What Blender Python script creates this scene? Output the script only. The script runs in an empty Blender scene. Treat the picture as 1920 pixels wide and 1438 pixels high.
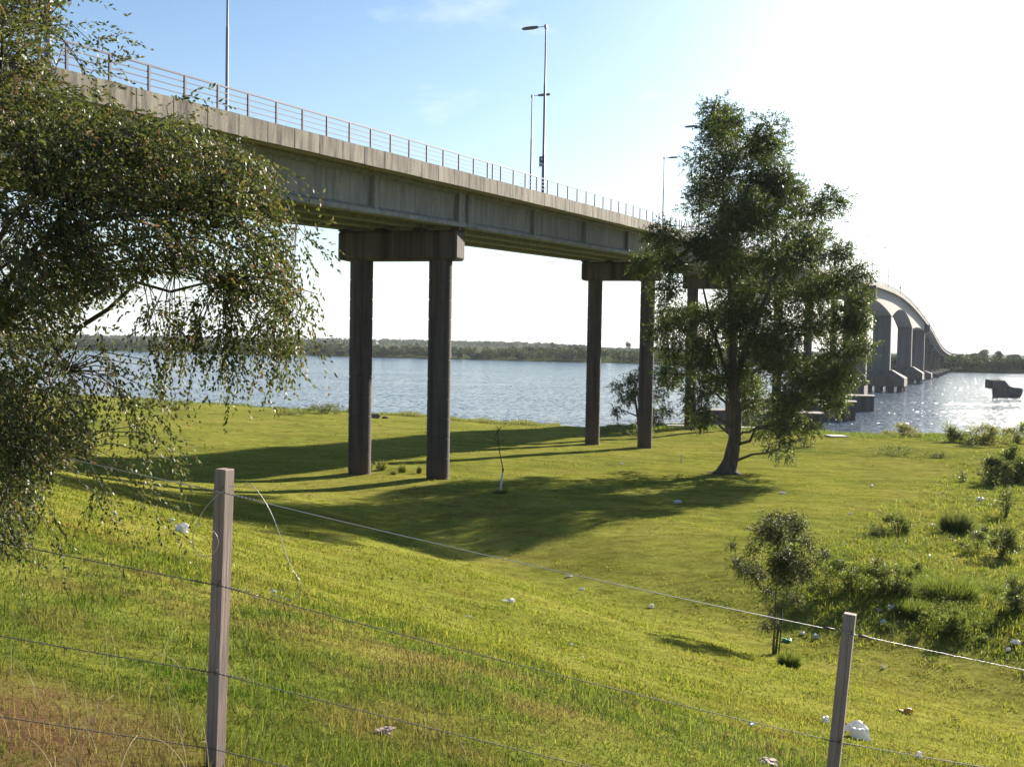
import bpy, bmesh, math, random
import numpy as np
from mathutils import Vector, Matrix
R = math.radians
rng = np.random.default_rng(7)
random.seed(7)
scene = bpy.context.scene
COL = scene.collection

# ------------------------------------------------------------------ camera
EYE = 14.0                       # eye height above the river
FPX, ROLL, YH = 1950.0, R(1.0), 645.0
PITCH = math.atan((719 - YH) / FPX)
cam_d = bpy.data.cameras.new('camera')
cam_d.sensor_width = 36.0
cam_d.lens = FPX / 1920 * 36
cam_d.clip_start = 0.1
cam_d.clip_end = 20000
cam = bpy.data.objects.new('camera', cam_d)
COL.objects.link(cam)
cam.matrix_world = (Matrix.Translation((0, 0, EYE)) @ Matrix.Rotation(math.pi / 2 - PITCH, 4, 'X')
                    @ Matrix.Rotation(ROLL, 4, 'Z'))
scene.camera = cam

# ------------------------------------------------------------------ light
SUN_AZ, SUN_EL = R(37), R(19.5)    # azimuth measured from +Y towards +X
SUN_STRENGTH, SKY_STRENGTH, EXPOSURE = 5.0, 0.052, 1.55
world = bpy.data.worlds.new('World')
scene.world = world
world.use_nodes = True
wn, wl = world.node_tree.nodes, world.node_tree.links
wn.clear()
w_out = wn.new('ShaderNodeOutputWorld')
w_bg = wn.new('ShaderNodeBackground')
w_bg.inputs['Strength'].default_value = SKY_STRENGTH
sky = wn.new('ShaderNodeTexSky')
sky.sky_type = 'NISHITA'
sky.sun_disc = False
sky.sun_elevation = SUN_EL
sky.sun_rotation = SUN_AZ
sky.altitude = 50
sky.air_density = 1.0
sky.dust_density = 1.0
sky.ozone_density = 2.0
# thin clouds mixed into the sky by direction
w_tc = wn.new('ShaderNodeTexCoord')
w_map = wn.new('ShaderNodeMapping')
w_map.inputs['Scale'].default_value = (3.0, 3.0, 9.0)
w_noise = wn.new('ShaderNodeTexNoise')
w_noise.inputs['Scale'].default_value = 1.6
w_noise.inputs['Detail'].default_value = 8
w_noise.inputs['Roughness'].default_value = 0.6
w_ramp = wn.new('ShaderNodeValToRGB')
w_ramp.color_ramp.elements[0].position = 0.62
w_ramp.color_ramp.elements[1].position = 0.85
w_mix = wn.new('ShaderNodeMixRGB')
w_mix.inputs[2].default_value = (9.0, 9.3, 9.6, 1)
w_mul = wn.new('ShaderNodeMath')
w_mul.operation = 'MULTIPLY'
w_mul.inputs[1].default_value = 0.5
wl.new(w_tc.outputs['Generated'], w_map.inputs['Vector'])
wl.new(w_map.outputs[0], w_noise.inputs['Vector'])
wl.new(w_noise.outputs['Fac'], w_ramp.inputs[0])
wl.new(w_ramp.outputs[0], w_mul.inputs[0])
wl.new(w_mul.outputs[0], w_mix.inputs[0])
def wmath(op, a, b=None):
    n = wn.new('ShaderNodeMath'); n.operation = op
    for i, x in enumerate((a, b)):
        if x is None: continue
        if isinstance(x, (int, float)): n.inputs[i].default_value = x
        else: wl.new(x, n.inputs[i])
    return n.outputs[0]
# pale haze low in the sky and round the sun
w_sep = wn.new('ShaderNodeSeparateXYZ'); wl.new(w_tc.outputs['Generated'], w_sep.inputs[0])
low = wmath('POWER', wmath('SUBTRACT', 1.0, wmath('MINIMUM', wmath('MAXIMUM', w_sep.outputs[2], 0.0), 1.0)), 7.0)
w_dot = wn.new('ShaderNodeVectorMath'); w_dot.operation = 'DOT_PRODUCT'
wl.new(w_tc.outputs['Generated'], w_dot.inputs[0])
w_dot.inputs[1].default_value = (math.sin(SUN_AZ) * math.cos(SUN_EL), math.cos(SUN_AZ) * math.cos(SUN_EL), math.sin(SUN_EL))
glow = wmath('POWER', wmath('MAXIMUM', w_dot.outputs['Value'], 0.0), 22.0)
haze_f = wmath('MINIMUM', wmath('ADD', wmath('MULTIPLY', low, 0.7), glow), 0.92)
w_hz = wn.new('ShaderNodeMixRGB')
w_hz.inputs[2].default_value = (8.2, 8.6, 9.0, 1)
wl.new(haze_f, w_hz.inputs[0])
w_tint = wn.new('ShaderNodeMixRGB'); w_tint.blend_type = 'MULTIPLY'; w_tint.inputs[0].default_value = 1.0
w_tint.inputs[2].default_value = (0.86, 1.03, 1.15, 1)
wl.new(sky.outputs[0], w_tint.inputs[1])
wl.new(w_tint.outputs[0], w_hz.inputs[1])
wl.new(w_hz.outputs[0], w_mix.inputs[1])
wl.new(w_mix.outputs[0], w_bg.inputs['Color'])
wl.new(w_bg.outputs[0], w_out.inputs['Surface'])

sun_d = bpy.data.lights.new('sun', 'SUN')
sun_d.energy = SUN_STRENGTH
sun_d.angle = R(0.5)
sun_d.color = (1.0, 0.92, 0.78)
sun = bpy.data.objects.new('sun', sun_d)
COL.objects.link(sun)
sdir = Vector((math.sin(SUN_AZ) * math.cos(SUN_EL), math.cos(SUN_AZ) * math.cos(SUN_EL), math.sin(SUN_EL)))
sun.rotation_euler = sdir.to_track_quat('Z', 'Y').to_euler()

vs = scene.view_settings
vs.view_transform = 'Standard'
vs.look = 'None'
vs.exposure = EXPOSURE
vs.gamma = 1.0
vs.use_curve_mapping = False
scene.render.engine = 'CYCLES'
scene.cycles.transparent_max_bounces = 4
scene.cycles.max_bounces = 6
scene.cycles.diffuse_bounces = 3
scene.cycles.transmission_bounces = 4

# ------------------------------------------------------------------ helpers
def tag(o, label=None, cat=None, group=None, kind=None):
    if label: o['label'] = label
    if cat: o['category'] = cat
    if group: o['group'] = group
    if kind: o['kind'] = kind
    return o

def empty(name, loc=(0, 0, 0), rz=0.0):
    o = bpy.data.objects.new(name, None)
    o.location = loc
    o.rotation_euler = (0, 0, rz)
    o.empty_display_size = 0.3
    COL.objects.link(o)
    return o

def link(name, me, mat, parent=None, smooth=False):
    o = bpy.data.objects.new(name, me)
    if mat is not None and not me.materials:
        me.materials.append(mat)
    COL.objects.link(o)
    if parent is not None: o.parent = parent
    if smooth:
        me.polygons.foreach_set('use_smooth', np.ones(len(me.polygons), bool))
    return o

def raw_mesh(name, V, loops, sizes, attr=None):
    """mesh from flat numpy arrays"""
    me = bpy.data.meshes.new(name)
    V = np.ascontiguousarray(V, dtype=np.float32).reshape(-1, 3)
    loops = np.ascontiguousarray(loops, dtype=np.int32).ravel()
    sizes = np.ascontiguousarray(sizes, dtype=np.int32).ravel()
    me.vertices.add(len(V)); me.vertices.foreach_set('co', V.ravel())
    me.loops.add(len(loops)); me.loops.foreach_set('vertex_index', loops)
    starts = np.concatenate([[0], np.cumsum(sizes)[:-1]]).astype(np.int32)
    me.polygons.add(len(sizes))
    me.polygons.foreach_set('loop_start', starts)
    me.polygons.foreach_set('loop_total', sizes)
    if attr is not None:
        a = me.attributes.new('rnd', 'FLOAT', 'POINT')
        a.data.foreach_set('value', np.ascontiguousarray(attr, dtype=np.float32))
    me.update(calc_edges=True)
    me.validate()
    return me

def quads_mesh(name, Q, rnd=None):
    """Q: (N,4,3)"""
    n = len(Q)
    return raw_mesh(name, Q.reshape(-1, 3), np.arange(4 * n), np.full(n, 4), None if rnd is None else np.repeat(rnd, 4))

class MB:
    """collects solids and links them as one mesh"""
    def __init__(s): s.v = []; s.f = []
    def add(s, verts, faces):
        b = len(s.v); s.v.extend([tuple(p) for p in verts]); s.f.extend([tuple(i + b for i in f) for f in faces]); return s
    def box(s, c, d, rz=0.0, M=None):
        x, y, z = d[0] / 2, d[1] / 2, d[2] / 2
        P = [Vector((i, j, k)) for k in (-z, z) for (i, j) in ((-x, -y), (x, -y), (x, y), (-x, y))]
        if M is None: M = Matrix.Rotation(rz, 3, 'Z')
        P = [M @ p + Vector(c) for p in P]
        return s.add(P, [(3, 2, 1, 0), (4, 5, 6, 7), (0, 1, 5, 4), (1, 2, 6, 5), (2, 3, 7, 6), (3, 0, 4, 7)])
    def hexa(s, P):
        return s.add(P, [(3, 2, 1, 0), (4, 5, 6, 7), (0, 1, 5, 4), (1, 2, 6, 5), (2, 3, 7, 6), (3, 0, 4, 7)])
    def sweep(s, rings, closed=True, caps=True):
        n = len(rings[0]); b = len(s.v)
        for r in rings: s.v.extend([tuple(p) for p in r])
        for i in range(len(rings) - 1):
            for j in range(n if closed else n - 1):
                k = (j + 1) % n
                s.f.append((b + i * n + j, b + i * n + k, b + (i + 1) * n + k, b + (i + 1) * n + j))
        if caps:
            s.f.append(tuple(b + j for j in reversed(range(n))))
            s.f.append(tuple(b + (len(rings) - 1) * n + j for j in range(n)))
        return s
    def tube(s, path, rad, n=6, caps=True):
        path = [Vector(p) for p in path]
        if not hasattr(rad, '__len__'): rad = [rad] * len(path)
        rings = []; up = Vector((0.31, 0.17, 0.93)).normalized()
        for i, p in enumerate(path):
            t = (path[min(i + 1, len(path) - 1)] - path[max(i - 1, 0)]).normalized()
            a = t.cross(up)
            if a.length < 1e-3: a = t.cross(Vector((1, 0, 0)))
            a.normalize(); c = a.cross(t)
            rings.append([p + (a * math.cos(2 * math.pi * k / n) + c * math.sin(2 * math.pi * k / n)) * rad[i] for k in range(n)])
        return s.sweep(rings, True, caps)
    def lathe(s, c, prof, n=24):
        rings = [[(c[0] + r * math.cos(2 * math.pi * k / n), c[1] + r * math.sin(2 * math.pi * k / n), c[2] + z) for k in range(n)] for r, z in prof]
        return s.sweep(rings, True, True)
    def build(s, name, mat, parent=None, smooth=False, bevel=0.0):
        me = bpy.data.meshes.new(name)
        me.from_pydata(s.v, [], s.f)
        bm = bmesh.new(); bm.from_mesh(me)
        bmesh.ops.recalc_face_normals(bm, faces=bm.faces)
        if bevel > 0:
            bmesh.ops.bevel(bm, geom=[e for e in bm.edges if len(e.link_faces) == 2 and e.calc_face_angle(0) > 0.6], offset=bevel, segments=1, affect='EDGES', profile=0.5)
        bm.to_mesh(me); bm.free()
        return link(name, me, mat, parent, smooth)

# ------------------------------------------------------------------ materials
def new_mat(name):
    m = bpy.data.materials.new(name); m.use_nodes = True
    nt = m.node_tree; nt.nodes.clear()
    out = nt.nodes.new('ShaderNodeOutputMaterial')
    return m, nt, out

def N(nt, t, **kw):
    n = nt.nodes.new(t)
    for k, v in kw.items():
        if k.startswith('i_'):
            key = k[2:]
            key = int(key) if key.isdigit() else key.replace('_', ' ')
            n.inputs[key].default_value = v
        else: setattr(n, k, v)
    return n

def c4(c): return (c[0], c[1], c[2], 1)

def noise(nt, coord, scale, detail=4, rough=0.55, vec=(1, 1, 1)):
    mp = N(nt, 'ShaderNodeMapping'); mp.inputs['Scale'].default_value = vec
    nt.links.new(coord, mp.inputs['Vector'])
    t = N(nt, 'ShaderNodeTexNoise', i_Scale=scale, i_Detail=detail, i_Roughness=rough)
    nt.links.new(mp.outputs[0], t.inputs['Vector'])
    return t.outputs['Fac']

def ramp(nt, fac, stops):
    r = N(nt, 'ShaderNodeValToRGB')
    e = r.color_ramp.elements
    while len(e) < len(stops): e.new(0.5)
    for i, (p, c) in enumerate(stops):
        e[i].position = p; e[i].color = c4(c) if hasattr(c, '__len__') else (c, c, c, 1)
    nt.links.new(fac, r.inputs[0])
    return r.outputs[0]

def mix(nt, fac, a, b, mode='MIX'):
    m = N(nt, 'ShaderNodeMixRGB', blend_type=mode)
    for s, i in ((fac, 0), (a, 1), (b, 2)):
        if isinstance(s, bpy.types.NodeSocket): nt.links.new(s, m.inputs[i])
        else: m.inputs[i].default_value = s if i == 0 else c4(s)
    return m.outputs[0]

def bump(nt, h, strength, dist=0.02):
    b = N(nt, 'ShaderNodeBump', i_Strength=strength, i_Distance=dist)
    nt.links.new(h, b.inputs['Height'])
    return b.outputs[0]

def obj_coord(nt): return N(nt, 'ShaderNodeTexCoord').outputs['Object']

def concrete(name, c1, c2, stain, stain_amt=0.6, streak=(6, 6, 0.35), rough=0.9, mud=None, panels=None):
    m, nt, out = new_mat(name)
    co = obj_coord(nt)
    col = mix(nt, noise(nt, co, 0.9, 6, 0.6), c1, c2)
    st = ramp(nt, noise(nt, co, 1.0, 5, 0.65, streak), [(0.43, 0.0), (0.66, 1.0)])
    am = N(nt, 'ShaderNodeMath', operation='MULTIPLY', i_1=stain_amt); nt.links.new(st, am.inputs[0])
    col = mix(nt, am.outputs[0], col, stain)
    pit = ramp(nt, noise(nt, co, 9.0, 6, 0.7), [(0.38, 0.72), (0.6, 1.0)])
    col = mix(nt, 0.8, col, pit, 'MULTIPLY')
    if panels:
        sp = N(nt, 'ShaderNodeSeparateXYZ'); nt.links.new(co, sp.inputs[0])
        def M(op, a, b):
            n = N(nt, 'ShaderNodeMath', operation=op)
            for i, x in enumerate((a, b)):
                if isinstance(x, (int, float)): n.inputs[i].default_value = x
                elif x is not None: nt.links.new(x, n.inputs[i])
            return n.outputs[0]
        q = M('DIVIDE', M('SUBTRACT', sp.outputs[1], panels[0]), panels[1])
        wn_ = N(nt, 'ShaderNodeTexWhiteNoise', noise_dimensions='1D'); nt.links.new(M('FLOOR', q, None), wn_.inputs['W'])
        col = mix(nt, 1.0, col, ramp(nt, wn_.outputs['Value'], [(0.0, 0.78), (1.0, 1.12)]), 'MULTIPLY')
        fr = M('FRACT', q, None)
        edge = M('MINIMUM', fr, M('SUBTRACT', 1.0, fr))
        grime = ramp(nt, M('ADD', M('MULTIPLY', edge, 5.0), M('MULTIPLY', noise(nt, co, 2.2, 4, 0.6, (1, 1, 0.5)), 1.3)), [(0.45, 0.38), (0.95, 1.0)])
        col = mix(nt, 0.85, col, grime, 'MULTIPLY')
    if mud:
        sx = N(nt, 'ShaderNodeSeparateXYZ'); nt.links.new(co, sx.inputs[0])
        mr = N(nt, 'ShaderNodeMapRange'); mr.inputs[1].default_value = mud[0]; mr.inputs[2].default_value = mud[1]
        mr.inputs[3].default_value = 0.75; mr.inputs[4].default_value = 0.0
        nt.links.new(sx.outputs[2], mr.inputs[0])
        col = mix(nt, mr.outputs[0], col, mud[2])
    p = N(nt, 'ShaderNodeBsdfPrincipled', i_Roughness=rough)
    nt.links.new(col, p.inputs['Base Color'])
    nt.links.new(bump(nt, noise(nt, co, 14, 5, 0.65), 0.35, 0.02), p.inputs['Normal'])
    nt.links.new(p.outputs[0], out.inputs[0])
    return m

def plain(name, c, rough=0.6, metal=0.0, var=0.25, scale=6.0, bumpy=0.1):
    m, nt, out = new_mat(name)
    co = obj_coord(nt)
    f = noise(nt, co, scale, 5, 0.6)
    col = mix(nt, f, [x * (1 - var) for x in c], [min(1, x * (1 + var)) for x in c])
    p = N(nt, 'ShaderNodeBsdfPrincipled', i_Roughness=rough, i_Metallic=metal)
    nt.links.new(col, p.inputs['Base Color'])
    if bumpy: nt.links.new(bump(nt, noise(nt, co, scale * 6, 4), bumpy, 0.01), p.inputs['Normal'])
    nt.links.new(p.outputs[0], out.inputs[0])
    return m

def leaf_mat(name, stops, trans=0.4, rough=0.45, spec=0.4, patch=None, tcol=1.25):
    """per-leaf tint from the 'rnd' attribute; patch = (scale, colour, lo, hi) mixes a second tint by place"""
    m, nt, out = new_mat(name)
    at = N(nt, 'ShaderNodeAttribute', attribute_name='rnd')
    col = ramp(nt, at.outputs['Fac'], stops)
    if patch:
        for sc, c, lo, hi in patch:
            f = ramp(nt, noise(nt, obj_coord(nt), sc, 4, 0.6), [(lo, 0.0), (hi, 1.0)])
            col = mix(nt, f, col, c)
    p = N(nt, 'ShaderNodeBsdfPrincipled', i_Roughness=rough)
    p.inputs['Specular IOR Level'].default_value = spec
    nt.links.new(col, p.inputs['Base Color'])
    tr = N(nt, 'ShaderNodeBsdfTranslucent')
    tc = mix(nt, 1.0, col, (tcol, tcol * 1.02, tcol * 0.6), 'MULTIPLY')
    nt.links.new(tc, tr.inputs['Color'])
    ms = N(nt, 'ShaderNodeMixShader', i_0=trans)
    nt.links.new(p.outputs[0], ms.inputs[1]); nt.links.new(tr.outputs[0], ms.inputs[2])
    nt.links.new(ms.outputs[0], out.inputs[0])
    return m

M_FASCIA = concrete('concrete_fascia', (0.27, 0.23, 0.185), (0.42, 0.365, 0.30), (0.06, 0.05, 0.04), 0.95, (2, 1.7, 0.22), panels=(20.0 - 2.07 * 12 - 0.55, 2.07))
M_GIRDER = concrete('concrete_girder', (0.19, 0.196, 0.20), (0.29, 0.297, 0.305), (0.09, 0.092, 0.095), 0.6, (4, 2.2, 0.3))
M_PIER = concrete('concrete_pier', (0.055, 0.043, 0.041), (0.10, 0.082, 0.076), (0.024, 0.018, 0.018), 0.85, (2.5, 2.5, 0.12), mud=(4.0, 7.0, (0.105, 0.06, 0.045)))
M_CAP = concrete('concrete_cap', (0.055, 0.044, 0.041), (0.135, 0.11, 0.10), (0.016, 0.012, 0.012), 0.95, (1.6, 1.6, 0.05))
M_BOX = concrete('concrete_box_girder', (0.40, 0.35, 0.31), (0.50, 0.44, 0.39), (0.25, 0.22, 0.2), 0.4, (0.5, 0.4, 0.1))
M_WALL = concrete('concrete_pier_wall', (0.13, 0.117, 0.108), (0.18, 0.165, 0.153), (0.068, 0.06, 0.055), 0.6, (0.9, 0.9, 0.05))
M_FOOT = concrete('concrete_footing', (0.105, 0.08, 0.07), (0.17, 0.14, 0.12), (0.05, 0.04, 0.035), 0.7, (0.8, 0.8, 0.1))
M_DARK = plain('dark_gap', (0.03, 0.028, 0.025), 0.9)
M_ASPHALT = plain('asphalt', (0.05, 0.05, 0.052), 0.9, var=0.2)
M_RAIL = plain('painted_rail', (0.115, 0.108, 0.16), 0.65, 0.0, 0.15)
M_GALV = plain('galvanised_steel', (0.2, 0.2, 0.24), 0.55, 0.2, 0.15)
M_LAMPHEAD = plain('lamp_housing', (0.13, 0.12, 0.13), 0.5, 0.2)
M_SIGN = plain('sign_plate', (0.10, 0.11, 0.17), 0.5)
M_SIGNMARK = plain('sign_mark', (0.6, 0.62, 0.66), 0.5, var=0.1)
M_SIGNDARK = plain('sign_disc', (0.03, 0.03, 0.05), 0.5)
M_WIRE = plain('fence_wire', (0.10, 0.10, 0.09), 0.6, 0.3, 0.2)
M_WIREB = plain('bright_wire', (0.45, 0.45, 0.44), 0.35, 0.6, 0.15)
M_RUST = plain('rusty_staple', (0.10, 0.07, 0.055), 0.7, 0.3)

# ------------------------------------------------------------------ terrain
_sx = np.array([-400, -60, -10, 0, 3.6, 8.96, 14, 18, 24, 32, 40, 47, 54, 60, 66, 73, 90, 110, 125, 145, 9000], float)
_sz = np.array([-1.2, -1.3, -1.45, -1.6, -2.3, -3.25, -4.35, -5.3, -6.5, -7.75, -8.7, -9.1, -9.25, -9.27, -9.4, -9.8, -10.15, -10.7, -11.0, -11.5, -11.5])
_shx = np.array([-3000, -200, -86, -26, 3.6, 32, 55, 73, 90, 200, 3000], float)
_shy = np.array([300, 250, 221, 198, 174, 183, 169, 170, 168, 150, 60], float)
_dx = np.array([-4000, -30, -6, -1, 0, 2, 5, 10, 25, 50, 9000], float)
_dz = np.array([-5.5, -5.5, -3.5, -2.8, -2.45, -2.1, -1.85, -1.5, -0.7, 0, 0])
_bx = np.array([-3000, -900, -430, 113, 280, 341, 700, 3000], float)
_by = np.array([2000, 1300, 1059, 820, 725, 708, 640, 500], float)
def smooth_interp(x, xs, ys, w):
    return (np.interp(x - w, xs, ys) + 2 * np.interp(x, xs, ys) + np.interp(x + w, xs, ys)) / 4
def shore_y(x): return smooth_interp(x, _shx, _shy, 3.0) + 1.2 * np.sin(x * 0.31) + 0.7 * np.sin(x * 0.83 + 1)
def bank_y(x): return smooth_interp(x, _bx, _by, 25.0) + 6 * np.sin(x * 0.021) + 3 * np.sin(x * 0.067 + 2)
def ground(x, y):
    x = np.asarray(x, float); y = np.asarray(y, float)
    s = y + 1.2 * x
    e = smooth_interp(s, _sx, _sz, 2.0)
    w_ = np.clip((x + 13) / 14, 0, 1); w_ = w_ * w_ * (3 - 2 * w_)
    e = e - 0.95 * np.exp(-((s - 45) / 8.0) ** 2) * w_          # swale along the toe of the slope
    d = shore_y(x) - y
    L = smooth_interp(d, _dx, _dz, 1.0)
    und = 0.05 * np.sin(x * 0.9 + 0.3 * y) * np.sin(y * 0.7 - 0.2 * x) + 0.09 * np.sin(x * 0.23 + 1.3) * np.sin(y * 0.19 + 0.4)
    und = und * np.clip(y / 14, 0.25, 1) * np.clip(d / 20, 0, 1)
    # shallow ditch and mounds among the weeds on the right
    zn = L + e + und
    b = y - bank_y(x)
    zf = np.interp(b, [-40, 0, 4, 30, 200, 900, 1500, 1900, 2600, 4000, 9000], [-17, -14, -13, -12.4, -12, -11.5, -8, -6.5, -8, -17, -17])
    zf = np.where(b > 200, np.minimum(zf, np.where(x < 200, zf, -12 - np.clip((x - 200) / 400, 0, 1) * 2)), zf)
    z = np.where(d > -60, zn, np.where(b > -60, zf, -17.0))
    return z + EYE

def ray(u, v):
    x, y = u - 960, 719 - v
    c, s = math.cos(ROLL), math.sin(ROLL)
    xr, yr = c * x - s * y, s * x + c * y
    d = np.array([xr, FPX * math.cos(PITCH) + yr * math.sin(PITCH), yr * math.cos(PITCH) - FPX * math.sin(PITCH)])
    return d / d[1]
_Yg = np.concatenate([np.arange(2, 60, 0.05), np.arange(60, 330, 0.25)])
def gpt(u, v):
    """where the sight line of a photo point meets the ground"""
    d = ray(u, v)
    z = EYE + d[2] * _Yg
    g = ground(d[0] * _Yg, _Yg)
    k = np.argmax(z < g)
    Y = _Yg[k]
    return float(d[0] * Y), float(Y), float(g[k])
def at(u, v, Y):
    d = ray(u, v); return Vector((d[0] * Y, Y, EYE + d[2] * Y))

def terrain():
    ys = np.concatenate([np.arange(-60, 0, 6), np.arange(0, 26, 0.3), np.arange(26, 60, 0.8), np.arange(60, 240, 1.6),
                         np.arange(240, 500, 40), np.arange(500, 1500, 12), np.arange(1500, 4200, 90), [6000, 9000]])
    h = np.concatenate([np.arange(0, 14, 0.35), np.arange(14, 60, 1.0), np.arange(60, 130, 2.5), np.arange(130, 500, 14), np.arange(500, 1500, 60), [1900, 2600, 4000, 6000]])
    xs = np.concatenate([-h[:0:-1], h])
    X, Y = np.meshgrid(xs, ys)
    V = np.stack([X, Y, ground(X, Y)], -1).reshape(-1, 3)
    ny, nx = X.shape
    i = np.arange(ny - 1)[:, None] * nx + np.arange(nx - 1)[None]
    F = np.stack([i, i + 1, i + nx + 1, i + nx], -1).reshape(-1, 4)
    return raw_mesh('ground', V, F, np.full(len(F), 4))

def ground_mat():
    m, nt, out = new_mat('grassy_ground')
    co = obj_coord(nt)
    base = ramp(nt, noise(nt, co, 0.10, 6, 0.62), [(0.30, (0.155, 0.18, 0.034)), (0.48, (0.235, 0.242, 0.046)), (0.62, (0.275, 0.262, 0.058)), (0.8, (0.185, 0.205, 0.04))])
    dry = ramp(nt, noise(nt, co, 0.33, 6, 0.7, (1, 1.8, 1)), [(0.52, 0.0), (0.72, 0.75)])
    base = mix(nt, dry, base, (0.22, 0.175, 0.05))
    mot = ramp(nt, noise(nt, co, 1.1, 7, 0.72, (1, 1.6, 1)), [(0.36, 0.55), (0.55, 1.05)])
    base = mix(nt, 0.8, base, mot, 'MULTIPLY')
    fine = ramp(nt, noise(nt, co, 6.0, 8, 0.75), [(0.3, 0.5), (0.62, 1.12)])
    base = mix(nt, 0.85, base, fine, 'MULTIPLY')
    # mown stripes and worn tracks
    stv = ramp(nt, noise(nt, co, 0.3, 8, 0.75, (0.6, 1.3, 1)), [(0.40, 0.70), (0.56, 1.08)])
    base = mix(nt, 0.8, base, stv, 'MULTIPLY')
    sv = N(nt, 'ShaderNodeVectorMath', operation='DISTANCE'); nt.links.new(co, sv.inputs[0]); sv.inputs[1].default_value = (-2.7, 5.2, 12.2)
    sa = N(nt, 'ShaderNodeMath', operation='MULTIPLY_ADD', i_1=1.5); nt.links.new(noise(nt, co, 3.0, 5, 0.6), sa.inputs[0]); nt.links.new(sv.outputs['Value'], sa.inputs[2])
    sr = N(nt, 'ShaderNodeMapRange'); sr.inputs[1].default_value = 1.2; sr.inputs[2].default_value = 2.2; sr.inputs[3].default_value = 0.9; sr.inputs[4].default_value = 0.0
    nt.links.new(sa.outputs[0], sr.inputs[0])
    base = mix(nt, sr.outputs[0], base, (0.16, 0.085, 0.055))
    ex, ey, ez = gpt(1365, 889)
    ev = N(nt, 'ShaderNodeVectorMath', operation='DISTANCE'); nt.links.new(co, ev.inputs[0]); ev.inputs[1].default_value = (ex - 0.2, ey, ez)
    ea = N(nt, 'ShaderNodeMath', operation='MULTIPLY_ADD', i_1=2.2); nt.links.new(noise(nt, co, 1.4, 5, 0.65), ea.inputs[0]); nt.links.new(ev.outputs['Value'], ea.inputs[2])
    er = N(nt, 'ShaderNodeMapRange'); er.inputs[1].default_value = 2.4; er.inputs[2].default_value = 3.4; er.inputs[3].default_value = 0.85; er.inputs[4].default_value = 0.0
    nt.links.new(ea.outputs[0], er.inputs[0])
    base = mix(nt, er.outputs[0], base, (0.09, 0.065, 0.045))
    # river mud below the water's edge, dark wood floor on the far bank
    sx = N(nt, 'ShaderNodeSeparateXYZ'); nt.links.new(co, sx.inputs[0])
    mr = N(nt, 'ShaderNodeMapRange'); mr.inputs[1].default_value = 0.15; mr.inputs[2].default_value = 0.55
    nt.links.new(sx.outputs[2], mr.inputs[0])
    base = mix(nt, mr.outputs[0], (0.16, 0.115, 0.075), base)
    fr = N(nt, 'ShaderNodeMapRange'); fr.inputs[1].default_value = 480; fr.inputs[2].default_value = 520
    nt.links.new(sx.outputs[1], fr.inputs[0])
    base = mix(nt, fr.outputs[0], base, (0.06, 0.075, 0.025))
    p = N(nt, 'ShaderNodeBsdfPrincipled', i_Roughness=0.95)
    p.inputs['Specular IOR Level'].default_value = 0.0
    nt.links.new(base, p.inputs['Base Color'])
    nt.links.new(bump(nt, noise(nt, co, 9.0, 8, 0.8), 0.9, 0.06), p.inputs['Normal'])
    nt.links.new(p.outputs[0], out.inputs[0])
    return m
g_obj = link('ground', terrain(), ground_mat(), None, True)
tag(g_obj, kind='structure')

# ------------------------------------------------------------------ water
def water():
    m, nt, out = new_mat('river_water')
    co = obj_coord(nt)
    p = N(nt, 'ShaderNodeBsdfPrincipled', i_Roughness=0.12, i_IOR=1.33)
    p.inputs['Base Color'].default_value = (0.09, 0.125, 0.17, 1)
    # ripples, calmer in long streaks; slopes come straight from noise so that single glints survive at a flat view
    st = ramp(nt, noise(nt, co, 0.02, 5, 0.6, (0.35, 2.2, 1)), [(0.42, 1.0), (0.62, 0.5)])
    def slopes(scale, detail, vec, amp):
        mp = N(nt, 'ShaderNodeMapping'); mp.inputs['Scale'].default_value = vec
        nt.links.new(co, mp.inputs['Vector'])
        t = N(nt, 'ShaderNodeTexNoise', i_Scale=scale, i_Detail=detail, i_Roughness=0.6)
        nt.links.new(mp.outputs[0], t.inputs['Vector'])
        a = N(nt, 'ShaderNodeVectorMath', operation='SUBTRACT'); nt.links.new(t.outputs['Color'], a.inputs[0]); a.inputs[1].default_value = (0.5, 0.5, 0.5)
        b = N(nt, 'ShaderNodeVectorMath', operation='MULTIPLY'); nt.links.new(a.outputs[0], b.inputs[0]); b.inputs[1].default_value = (amp, amp * 1.1, 0)
        return b.outputs[0]
    ad = N(nt, 'ShaderNodeVectorMath', operation='ADD')
    nt.links.new(slopes(0.16, 4, (0.35, 1.0, 1), 0.32), ad.inputs[0]); nt.links.new(slopes(1.7, 5, (0.6, 1.0, 1), 3.5), ad.inputs[1])
    sc = N(nt, 'ShaderNodeVectorMath', operation='SCALE'); nt.links.new(ad.outputs[0], sc.inputs[0]); nt.links.new(st, sc.inputs['Scale'])
    a2 = N(nt, 'ShaderNodeVectorMath', operation='ADD'); nt.links.new(sc.outputs[0], a2.inputs[0]); a2.inputs[1].default_value = (0, 0, 1)
    nm = N(nt, 'ShaderNodeVectorMath', operation='NORMALIZE'); nt.links.new(a2.outputs[0], nm.inputs[0])
    nt.links.new(nm.outputs[0], p.inputs['Normal'])
    nt.links.new(p.outputs[0], out.inputs[0])
    mb = MB()
    xs = [-4000, -1000, -300, 0, 300, 1000, 4000]; ys = [60, 150, 250, 400, 700, 1100, 2200]
    V = [(x, y, 0) for y in ys for x in xs]; nx = len(xs)
    F = [(j * nx + i, j * nx + i + 1, (j + 1) * nx + i + 1, (j + 1) * nx + i) for j in range(len(ys) - 1) for i in range(nx - 1)]
    mb.add(V, F)
    o = mb.build('water', m)
    return tag(o, kind='structure')
water()

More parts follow.
